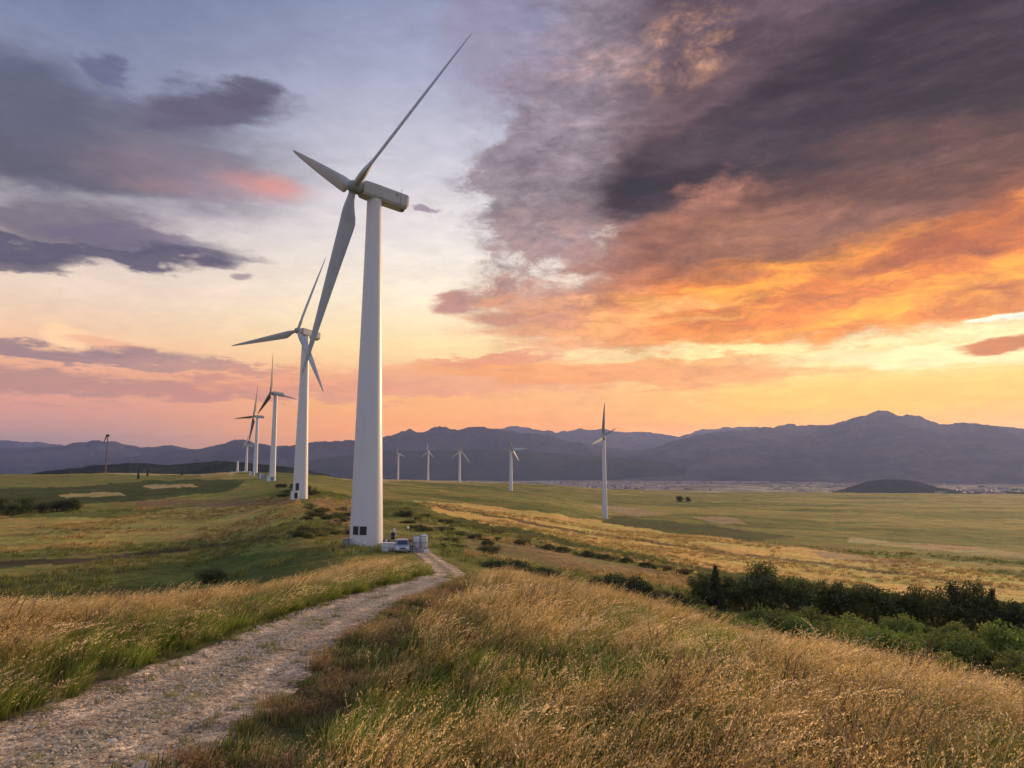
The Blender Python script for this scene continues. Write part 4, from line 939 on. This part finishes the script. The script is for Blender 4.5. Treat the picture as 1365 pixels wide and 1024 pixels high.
def shrub(px, Y, wd, h, kind, label, group=None, name='shrub', cat='shrub'):
    p = ground_pt(px, HZ, Y); o = bpy.data.objects.new(name, CR[kind][int(rg.integers(len(CR[kind])))]); link(o)
    o.location = p - Vector((0, 0, .1)); o.scale = (wd / 1.7, wd / 1.7, h); o.rotation_euler = (0, 0, rg.random() * 6.28); return tag(o, label, cat, group)
gt = 'dark trees of the belt behind the thicket'
belt = [(931, 768, 92, 5.0, 'round', 'dark tree at the far left end of the tree belt'), (949, 748, 92, 4.4, 'cone', 'pointed dark conifer near the left end of the tree belt'), (967, 764, 96, 5.0, 'round', 'low dark tree just right of the pointed conifer'),
 (985, 761, 94, 5.6, 'round', 'second dark tree right of the pointed conifer'), (1006, 755, 96, 6.4, 'round', 'broad dark tree, highest of the left half of the belt'), (1024, 760, 93, 5.6, 'round', 'dark tree right of the highest one in the left half of the belt'),
 (1045, 762, 97, 6.2, 'round', 'dark round tree left of the middle of the belt'), (1066, 763, 92, 5.8, 'round', 'dark tree at the middle of the belt'), (1087, 769, 95, 5.6, 'round', 'lower dark tree right of the middle of the belt'),
 (1108, 768, 92, 5.4, 'round', 'dark tree filling the belt left of the large round tree'), (1131, 779, 96, 5.0, 'round', 'lowest dark tree in the dip left of the large round tree'), (1156, 762, 90, 8.0, 'round', 'large round dark tree standing out in the right half of the belt'),
 (1184, 780, 92, 5.6, 'round', 'dark tree just right of the large round tree'), (1206, 785, 90, 5.4, 'round', 'low dark tree in the gap right of the large round tree'), (1230, 786, 93, 5.6, 'round', 'low olive dark tree in the right third of the belt'),
 (1258, 776, 86, 5.8, 'round', 'upright dark tree left of the pointed pair at the right end'), (1293, 783, 84, 4.4, 'round', 'smaller dark tree of the pointed pair at the right end'), (1309, 774, 84, 5.0, 'cone', 'taller pointed tree of the pair at the right end of the belt'),
 (1335, 797, 84, 5.0, 'round', 'last low dark tree, right of the pointed pair'), (1362, 800, 82, 5.5, 'round', 'dark tree cut by the right edge of the view')]
for a in belt: tree(*a, gt)
gl = 'dark trees in the dip at the left edge'
for a in ((2, 662, 285, 12, 'round', 'large dark tree cut by the left edge'), (22, 668, 280, 9, 'round', 'low dark tree next to the one cut by the left edge'), (40, 665, 285, 9, 'round', 'dark tree in the middle of the left edge clump'), (60, 668, 280, 9, 'round', 'low dark tree right of the middle of the left clump'),
  (80, 664, 285, 9, 'round', 'dark tree second from the right end of the left clump'), (100, 660, 288, 10.5, 'round', 'roundest dark tree at the right end of the left clump')): tree(*a, gl)
for a in ((905, 660.5, 900, 13, 'round', 'larger of two tiny dark trees far out on the plain'), (916, 661.5, 905, 9, 'round', 'smaller of two tiny dark trees far out on the plain')): tree(*a, 'pair of trees on the plain')
for a in ((185, 620, 640, 4, 'cone', 'thin dark leaning tree on the left skyline'), (197, 624.5, 760, 3.5, 'cone', 'tiny dark tree right of the thin leaning tree on the skyline'), (243, 623, 760, 4, 'cone', 'small dark tree on the skyline below the foothill'), ): tree(*a, 'lone trees on the left skyline')
# single bushes
shrub(287, 84, 5.2, 2.5, 'dark', 'dark round bush alone in the green field left of the track', name='bush', cat='bush')
shrub(540, 190, 7, 3.6, 'scrub', 'large olive bush on the slope right of the nearest tower', name='bush', cat='bush')
shrub(672, 29, 1.7, .95, 'dark', 'low dark green bush in the grass right of the track bend', name='bush', cat='bush')
shrub(648, 30, 1.3, .7, 'shrub', 'small green bush left of the low dark one by the track bend', name='bush', cat='bush')
shrub(591, 112, 1.6, 1.1, 'dark', 'tiny dark bush on the bare slope behind the tanks', name='bush', cat='bush')
# thicket of green shrubs
g1 = 'green shrubs of the thicket below the grass'
lb1 = 'green leafy shrub in the thicket between the dry grass and the dark trees'
for px, Y, wd, h in [(905, 62, 5, 1.8), (935, 66, 5.5, 2.0), (965, 60, 5.5, 2.0), (995, 58, 6, 2.1), (1020, 66, 6, 2.2), (1048, 56, 6, 2.1), (1075, 62, 6, 2.3), (1100, 52, 5.6, 2.2), (1125, 60, 6, 2.4), (1148, 48, 5.4, 2.4), (1175, 56, 6, 2.6), (1195, 44, 5, 2.3), (1215, 54, 6, 2.6), (1240, 47, 5.4, 2.5), (1262, 58, 6, 2.8),
   (1270, 40, 4.6, 2.2), (1295, 50, 5.6, 2.7), (1310, 37, 4.2, 2.1), (1335, 46, 5, 2.8), (1345, 34, 4, 2.1), (1370, 40, 4.6, 2.6), (1380, 54, 6, 3), (1075, 46, 5, 2.0), (1010, 48, 5, 1.7), (950, 50, 4.6, 1.5), (1160, 40, 4.4, 2.0), (1225, 38, 4.2, 1.9), (1110, 43, 4.6, 1.9), (1330, 60, 6, 3.2), (1395, 36, 4.5, 2.4), (1360, 31, 3.4, 1.7), (1180, 68, 6, 2.8), (1045, 70, 6, 2.6), (1110, 72, 6, 2.8), (1240, 68, 6, 3), (1300, 68, 6, 3.2),
   (870, 56, 4.4, 1.3), (890, 48, 4, 1.1), (1140, 33, 3.2, 1.4), (1200, 31, 3.0, 1.3), (1255, 30, 3.0, 1.4), (1300, 28, 2.8, 1.3)]:
    shrub(px + rg.normal() * 6, Y * (.96 + .08 * rg.random()), wd * (.7 + .5 * rg.random()), h * (.65 + .75 * rg.random()), ('shrub', 'shrub', 'light', 'scrub')[int(rg.integers(4))], lb1, g1)
g2 = 'dark bushes behind the crest of the grass'
for px, Y, wd, h in [(660, 84, 4, 1.6), (682, 86, 5, 2.1), (702, 84, 5.4, 2.4), (722, 86, 4.6, 2.1), (745, 84, 4, 1.5)]: shrub(px, Y, wd, h, 'dark', 'low dark bush in the short row right of the track bend', 'row of dark bushes right of the track bend')
for px, Y, wd, h in [(795, 80, 4.2, 2.2), (815, 78, 5.4, 3.2), (835, 80, 5.8, 3.5), (856, 78, 5, 2.9), (876, 82, 4.6, 2.2), (898, 84, 5, 2.2), (915, 80, 5, 2.4)]: shrub(px, Y, wd, h, 'dark', 'dark green bush in the clump left of the tree belt', 'clump of dark bushes left of the tree belt')
for k in range(26):
    px = 690 + k * 27 + rg.random() * 12; Y = 150 - (k * .8) + rg.random() * 5
    shrub(px, Y, 5, 1.6 + rg.random() * .8, 'scrub', 'low bush of the dark hedge line along the foot of the golden field', 'hedge line below the golden field')
g3 = 'scrub bushes on the slopes around the nearest turbine'
for k in range(60):
    px, Y = (405 + rg.random() * 62, 112 + rg.random() * 90) if k < 30 else (515 + rg.random() * 150, 112 + rg.random() * 90)
    shrub(px, Y, 2.5 + rg.random() * 3.5, .8 + rg.random() * 1.3, 'scrub', 'low olive scrub bush on the slope left of the nearest tower' if k < 30 else 'low olive scrub bush on the slope right of the nearest tower', g3, 'scrub_bush', 'bush')
for k in range(14): shrub(372 + rg.random() * 45, 240 + rg.random() * 90, 5 + rg.random() * 4, 1.6 + rg.random() * 1.6, 'dark', 'dark scrub bush around the foot of the second ridge turbine', 'scrub around the second turbine', 'scrub_bush', 'bush')

# ------------------------------------------------------------------ grass: tufts scattered over the ground
def lerp(a, b, t): return np.array(a) * (1 - t) + np.array(b) * t
def tuft(seed, n, rad, h0, h1, cb, cm, ct, seeds=.0, cs=(.5, .36, .18), wd=.006, wind=.35, droop=.25, segs=4, sn=7):
    rng = np.random.default_rng(seed); V, Fq, Cc = [], [], []
    for _ in range(n):
        a = rng.random() * 6.283; q = rng.random() ** .6 * rad; p = np.array([math.cos(a) * q, math.sin(a) * q, 0.0]); h = h0 + (h1 - h0) * rng.random()
        ln = np.array([wind * (.4 + rng.random()) + rng.normal() * .16 + math.cos(a) * q / rad * .14, rng.normal() * .2 + math.sin(a) * q / rad * .14, 0]) * h
        fa_ = rng.random() * 3.1416; sd = np.array([math.cos(fa_), math.sin(fa_), 0]) * wd * (.6 + .8 * rng.random())
        kv = .7 + .6 * rng.random(); i0 = len(V); tint = rng.random()
        pts = []
        for k in range(segs + 1):
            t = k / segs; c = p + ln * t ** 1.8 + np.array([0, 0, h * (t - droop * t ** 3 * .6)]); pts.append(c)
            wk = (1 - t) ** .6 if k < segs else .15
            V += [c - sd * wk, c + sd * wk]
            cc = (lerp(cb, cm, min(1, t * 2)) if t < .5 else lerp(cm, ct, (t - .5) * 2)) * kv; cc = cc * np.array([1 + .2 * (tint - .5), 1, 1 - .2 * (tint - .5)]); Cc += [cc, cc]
            if k: j = i0 + 2 * k; Fq.append((j - 2, j - 1, j + 1, j))
        if rng.random() < seeds:
            dr = pts[-1] - pts[-2]; dr /= np.linalg.norm(dr) + 1e-9
            for k in range(sn):
                t = k / (sn - 1); c = pts[-2] + (pts[-1] - pts[-2]) * (.15 + 1.0 * t) + np.array([.02 * t, 0, -.02 * t * t]); o_ = rng.normal(size=3) * .014 * (1.2 - t)
                d2 = dr + rng.normal(size=3) * .35; d2 /= np.linalg.norm(d2); s_ = np.cross(d2, rng.normal(size=3)); s_ /= np.linalg.norm(s_) + 1e-9
                l_ = .022 + .016 * rng.random(); w_ = .0045 + .003 * rng.random(); c = c + o_; j = len(V)
                V += [c - d2 * l_ * .5, c + s_ * w_, c + d2 * l_ * .6, c - s_ * w_]; q_ = np.array(cs) * (.7 + .6 * rng.random()); Cc += [q_] * 4; Fq.append((j, j + 1, j + 2, j + 3))
    return mesh_np('tuft', np.array(V), Fq, M['grass'], False, np.array(Cc), parent='none')
def variants(nv, **k):
    c = bpy.data.collections.new('tuft_set')
    for i in range(nv): c.objects.link(tuft(31 * i + int(k['h1'] * 1000), **k))
    return c
VS = {
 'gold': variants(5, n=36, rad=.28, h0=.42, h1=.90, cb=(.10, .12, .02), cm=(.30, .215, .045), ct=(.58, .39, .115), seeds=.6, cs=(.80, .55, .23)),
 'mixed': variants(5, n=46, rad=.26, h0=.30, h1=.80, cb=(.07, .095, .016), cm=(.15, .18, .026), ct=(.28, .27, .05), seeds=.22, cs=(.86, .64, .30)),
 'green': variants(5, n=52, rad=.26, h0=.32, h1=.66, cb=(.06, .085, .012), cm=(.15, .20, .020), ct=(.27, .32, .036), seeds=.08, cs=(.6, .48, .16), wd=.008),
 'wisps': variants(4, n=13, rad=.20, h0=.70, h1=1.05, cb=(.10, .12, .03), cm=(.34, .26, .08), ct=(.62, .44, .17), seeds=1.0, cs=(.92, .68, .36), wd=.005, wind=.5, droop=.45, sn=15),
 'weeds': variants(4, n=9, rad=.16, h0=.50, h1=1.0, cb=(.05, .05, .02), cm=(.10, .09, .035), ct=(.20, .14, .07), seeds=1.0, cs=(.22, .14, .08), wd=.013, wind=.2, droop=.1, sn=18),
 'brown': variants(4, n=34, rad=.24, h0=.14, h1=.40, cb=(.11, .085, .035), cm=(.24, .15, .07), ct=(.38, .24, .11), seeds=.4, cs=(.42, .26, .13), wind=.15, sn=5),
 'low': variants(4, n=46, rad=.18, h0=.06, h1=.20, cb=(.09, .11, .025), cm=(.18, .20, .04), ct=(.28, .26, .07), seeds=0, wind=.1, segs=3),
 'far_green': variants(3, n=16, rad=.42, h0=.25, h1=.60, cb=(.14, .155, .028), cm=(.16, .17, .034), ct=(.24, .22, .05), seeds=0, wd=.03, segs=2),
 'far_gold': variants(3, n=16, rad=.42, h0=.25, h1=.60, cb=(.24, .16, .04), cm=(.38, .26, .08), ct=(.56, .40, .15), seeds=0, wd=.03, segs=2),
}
def scatter(name, X, Y_, Z, scl, coll, nvar, label, rng, tilt=.12):
    n = len(X); me = bpy.data.meshes.new(name); me.vertices.add(n); me.vertices.foreach_set('co', np.stack([X, Y_, Z], 1).astype(np.float32).ravel())
    a = me.attributes.new('rot', 'FLOAT_VECTOR', 'POINT'); rot = np.stack([rng.normal(size=n) * tilt, rng.normal(size=n) * tilt, rng.normal(size=n) * .7], 1); a.data.foreach_set('vector', rot.astype(np.float32).ravel())
    a = me.attributes.new('scl', 'FLOAT', 'POINT'); a.data.foreach_set('value', np.asarray(scl, np.float32))
    a = me.attributes.new('idx', 'INT', 'POINT'); a.data.foreach_set('value', rng.integers(0, nvar, n).astype(np.int32))
    o = bpy.data.objects.new(name, me); link(o); tag(o, label, None, None, 'stuff')
    o['category'] = 'grass' if 'gravel' not in name else 'gravel'
    ng = bpy.data.node_groups.new(name, 'GeometryNodeTree')
    ng.interface.new_socket('Geometry', in_out='INPUT', socket_type='NodeSocketGeometry'); ng.interface.new_socket('Geometry', in_out='OUTPUT', socket_type='NodeSocketGeometry')
    N = ng.nodes; gi = N.new('NodeGroupInput'); go = N.new('NodeGroupOutput'); ip = N.new('GeometryNodeInstanceOnPoints'); ci = N.new('GeometryNodeCollectionInfo')
    ci.inputs[0].default_value = coll; ci.inputs['Separate Children'].default_value = True; ci.inputs['Reset Children'].default_value = True
    def na(nm, ty): q = N.new('GeometryNodeInputNamedAttribute'); q.data_type = ty; q.inputs[0].default_value = nm; return [s for s in q.outputs if s.enabled][0]
    L = ng.links; L.new(gi.outputs[0], ip.inputs['Points']); L.new(ci.outputs[0], ip.inputs['Instance']); ip.inputs['Pick Instance'].default_value = True
    L.new(na('idx', 'INT'), ip.inputs['Instance Index']); L.new(na('rot', 'FLOAT_VECTOR'), ip.inputs['Rotation']); L.new(na('scl', 'FLOAT'), ip.inputs['Scale'])
    L.new(ip.outputs[0], go.inputs[0]); md = o.modifiers.new('scatter', 'NODES'); md.node_group = ng; return o
gr = np.random.default_rng(21)
def sample(r0, r1, dens, a0=-46, a1=46):
    area = (R(a1 - a0)) * (r1 * r1 - r0 * r0) / 2; n = int(area * dens); a = np.radians(gr.uniform(a0, a1, n)); r = np.sqrt(gr.uniform(r0 * r0, r1 * r1, n)); return r * np.sin(a), r * np.cos(a)
SX = {k: [[], [], []] for k in VS}
def put(kind, x, y, s): SX[kind][0].append(x); SX[kind][1].append(y); SX[kind][2].append(s)
for r0, r1, dens, sc_ in ((2.5, 16, 15, 1.0), (16, 30, 10, 1.05), (30, 48, 6.5, 1.15), (48, 66, 3.0, 1.3)):
    x, y = sample(r0, r1, dens); d, sd_ = road_dist(x, y); r = np.hypot(x, y); px, py = px_of(x, y, H(x, y))
    nz = fbm(x * .22 + 8, y * .22, 4); nq = fbm(x * .9 + 30, y * .9, 3); u = gr.random(len(x)); v = gr.random(len(x))
    hgt = sc_ * (.52 + .9 * nz + .2 * gr.normal(size=len(x))).clip(.45, 1.35)
    edge_r = 4.1 + (fbm(y * .35, y * 0 + 3, 3) - .5) * 2.0
    right = (sd_ > 0) | (d > 900); right &= (d > edge_r) & ~((px < 640) & (y > 36)); right &= ~((px > 700) & (r > 44)) & ~((px < 620) & (d > 900))
    pg = .16 + .78 * sstep(11, 26, y + (nz - .5) * 56); pg = pg * (.35 + .65 * sstep(.36, .52, nq))
    gq = .32 + .5 * sstep(.45, .6, fbm(x * .16 + 50, y * .16, 3)); green = right & (u > pg) & (v < gq); mixd = right & (u > pg) & (v >= gq); gold = right & (u <= pg)
    for k, m_ in (('gold', gold), ('mixed', mixd), ('green', green)): put(k, x[m_], y[m_], hgt[m_])
    lf = (sd_ < 0) & (d > TW + .05 + .35 * nq) & (d < 30); inn = sstep(2.8, 7.0, d + (nz - .5) * 4)
    g_ = lf & (u < inn * .92) & (y > 8); m2 = lf & ~g_ & (v < .4); n2_ = lf & ~g_ & (v >= .4)
    for k, m_ in (('gold', g_), ('mixed', m2), ('green', n2_)): put(k, x[m_], y[m_], hgt[m_] * (.75 + .25 * sstep(TW, 3.4, d[m_])))
    tall = right | lf; clus = sstep(.46, .62, fbm(x * .5 + 70, y * .5 + 9, 3)); ws = tall & (gr.random(len(x)) < .02 + .11 * clus); wd_ = tall & (gr.random(len(x)) < .012 + .06 * sstep(.5, .65, nq)) & (r < 34)
    put('wisps', x[ws], y[ws], hgt[ws] * 1.0); put('weeds', x[wd_], y[wd_], hgt[wd_] * 1.05)
    vg = (sd_ > 0) & (d > TW + .15) & (d < edge_r + .5) & (d < 40)
    b_ = vg & (nq > .42) & (u < .75); l_ = vg & (u >= .55); gm = vg & (nz > .5) & (u < .35) & (d > 2.2)
    put('brown', x[b_], y[b_], hgt[b_] * 1.0); put('low', x[l_], y[l_], hgt[l_] * 1.3); put('mixed', x[gm], y[gm], hgt[gm] * .55)
    rt = (d < TW + .3) & (((np.abs(d - 0) < .45) & (nq > .46)) | ((d > TW * .72) & (nq > .40))) & (u < .5); put('low', x[rt], y[rt], hgt[rt] * (.5 + .5 * nq[rt]))
    # ragged verge in front of the tower beyond the bend
    bk = (px > 560) & (px < 660) & (y > 36) & (d > TW + .3); put('mixed', x[bk & (u < .5)], y[bk & (u < .5)], hgt[bk & (u < .5)] * .6)
x, y = sample(60, 330, .45, -42, 42); z = H(x, y); gcol = ground_colour(x[:, None], y[:, None], z[:, None])[:, 0]; d, _s = road_dist(x, y)
gd = (gcol[:, 0] / gcol[:, 1] > 1.35); ok = (fbm(x * .05, y * .05, 4) > np.where(x < -12, .52, .47)) & (d > TW + .8); u = gr.random(len(x)); r = np.hypot(x, y); ok &= u < (1.2 - r / 420)
sc2 = .7 + .9 * gr.random(len(x)) * (1 + r / 260)
put('far_gold', x[ok & gd], y[ok & gd], sc2[ok & gd]); put('far_green', x[ok & ~gd], y[ok & ~gd], sc2[ok & ~gd])
LBL = {'wisps': 'pale feathery seed heads standing above the grass', 'weeds': 'dark dead weeds among the grass', 'gold': 'tall golden seeding grass bending in the wind', 'mixed': 'half green, half straw coloured grass', 'green': 'lush green grass blades', 'brown': 'dead brown low herbs beside the track', 'low': 'short green tufts on the track and its verge', 'far_green': 'rough green pasture tufts on the slopes', 'far_gold': 'dry golden stubble tufts in the fields'}
NM = {'wisps': 'feathery_grass', 'weeds': 'dead_weeds', 'gold': 'golden_grass', 'mixed': 'mixed_grass', 'green': 'green_grass', 'brown': 'dry_herbs', 'low': 'short_grass', 'far_green': 'pasture_grass', 'far_gold': 'field_stubble'}
cnt = {}
for k, (a, b, c) in SX.items():
    X = np.concatenate(a); Y_ = np.concatenate(b); s_ = np.concatenate(c); cnt[k] = len(X)
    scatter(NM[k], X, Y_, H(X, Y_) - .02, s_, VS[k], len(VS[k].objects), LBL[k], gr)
print('tufts', cnt)
# loose gravel
gc = bpy.data.collections.new('gravel_set')
for i in range(5):
    bm = bmesh.new(); bmesh.ops.create_icosphere(bm, subdivisions=1, radius=1)
    for v in bm.verts: v.co *= .7 + .5 * random.random(); v.co.z *= .6
    me = bpy.data.meshes.new('pebble'); bm.to_mesh(me); bm.free(); me.materials.append(M['stone']); gc.objects.link(bpy.data.objects.new('pebble', me))
M['stone_small'] = pbr('gravel_stone', (.56, .44, .32), .95, var=.8, vscale=9, var_col=(.18, .14, .11))
for o in gc.objects: o.data.materials[0] = M['stone_small']
n = 60000; q = gr.random(n) ** .8 * .5; j = (q * (len(su) - 1)).astype(int); t_ = gr.normal(size=n) * .55; t_ = t_[np.abs(t_) < .98]; j = j[:len(t_)]
nmj = np.gradient(TC, axis=0); nmj /= np.linalg.norm(nmj, axis=1)[:, None]; X = TC[j, 0] + nmj[j, 1] * t_ * TW + gr.normal(size=len(j)) * .05; Y_ = TC[j, 1] - nmj[j, 0] * t_ * TW + gr.normal(size=len(j)) * .05
scatter('loose_gravel', X, Y_, H(X, Y_) + .012 - .045 * np.exp(-((np.abs(t_) - .5) / .17) ** 2), .009 + .045 * gr.random(len(X)) ** 5, gc, 5, 'loose pale gravel lying on the track', gr, 1.0)

# ------------------------------------------------------------------ the town in the valley
def town():
    rng = np.random.default_rng(3); V, Fq, Cc = [], [], []
    for k in range(300):
        px = rng.choice([rng.uniform(640, 860), rng.uniform(860, 1150), rng.uniform(1150, 1400)], p=[.6, .3, .1]); Y = rng.uniform(4300, 6400)
        if fbm(np.array([px * .03]), np.array([Y * .004]), 3)[0] < .5: Y += 300; px += 9
        if k < 60: px = rng.uniform(1240, 1370); Y = rng.uniform(3600, 4300)
        x = at(px, HZ, Y).x; z = H1(x, Y) - 1
        a, b, h = rng.uniform(7, 20), rng.uniform(7, 12), rng.uniform(5, 13); an = rng.random() * 3; ca, sa = math.cos(an), math.sin(an); i = len(V)
        for zz in (0, h):
            for u, v in ((-a, -b), (a, -b), (a, b), (-a, b)): V.append((x + u * ca - v * sa, Y + u * sa + v * ca, z + zz))
        for u in (-a * .98, a * .98): V.append((x + u * ca, Y + u * sa, z + h + 4))
        Fq += [(i, i + 1, i + 5, i + 4), (i + 1, i + 2, i + 6, i + 5), (i + 2, i + 3, i + 7, i + 6), (i + 3, i, i + 4, i + 7), (i + 4, i + 5, i + 9, i + 8), (i + 6, i + 7, i + 8, i + 9), (i + 5, i + 6, i + 9, i + 9), (i + 7, i + 4, i + 8, i + 8)]
        wl = np.array((.34, .29, .25)) * rng.uniform(.4, 1.3); rf = np.array((.30, .18, .14)) * rng.uniform(.7, 1.3); Cc += [wl] * 8 + [rf] * 2
    me = bpy.data.meshes.new('distant_town'); me.from_pydata(V, [], [tuple(dict.fromkeys(f)) for f in Fq]); me.update()
    a = me.color_attributes.new('col', 'FLOAT_COLOR', 'POINT'); c4 = np.ones((len(V), 4), np.float32); c4[:, :3] = Cc; a.data.foreach_set('color', c4.ravel())
    m = bpy.data.materials.new('town_walls'); m.use_nodes = True; g = NB(m.node_tree); g.put(m.node_tree.nodes['Principled BSDF'].inputs['Base Color'], g.new('ShaderNodeVertexColor', layer_name='col').outputs[0])
    me.materials.append(m); o = bpy.data.objects.new('distant_town', me); link(o); tag(o, 'pale houses of the far town scattered over the valley floor', 'town', None, 'stuff')
town()

# ------------------------------------------------------------------ haze
bm = MB().box((0, 0, (1080 - 190) / 2 - 0), (47000, 47000, 1080 + 190)); hz = bm.build('haze', None); tag(hz, kind='stuff')
hm = bpy.data.materials.new('haze'); hm.use_nodes = True; t = hm.node_tree; t.nodes.clear(); g = NB(t)
pv = g.new('ShaderNodeVolumePrincipled'); pv.inputs['Color'].default_value = (.40, .51, .98, 1); pv.inputs['Density'].default_value = HAZE; pv.inputs['Anisotropy'].default_value = .35
g.l.new(pv.outputs[0], g.new('ShaderNodeOutputMaterial').inputs['Volume']); hz.data.materials.clear(); hz.data.materials.append(hm)
SC.cycles.volume_bounces = 0; SC.cycles.max_bounces = 5; SC.cycles.diffuse_bounces = 3; SC.cycles.transmission_bounces = 3; SC.cycles.transparent_max_bounces = 6
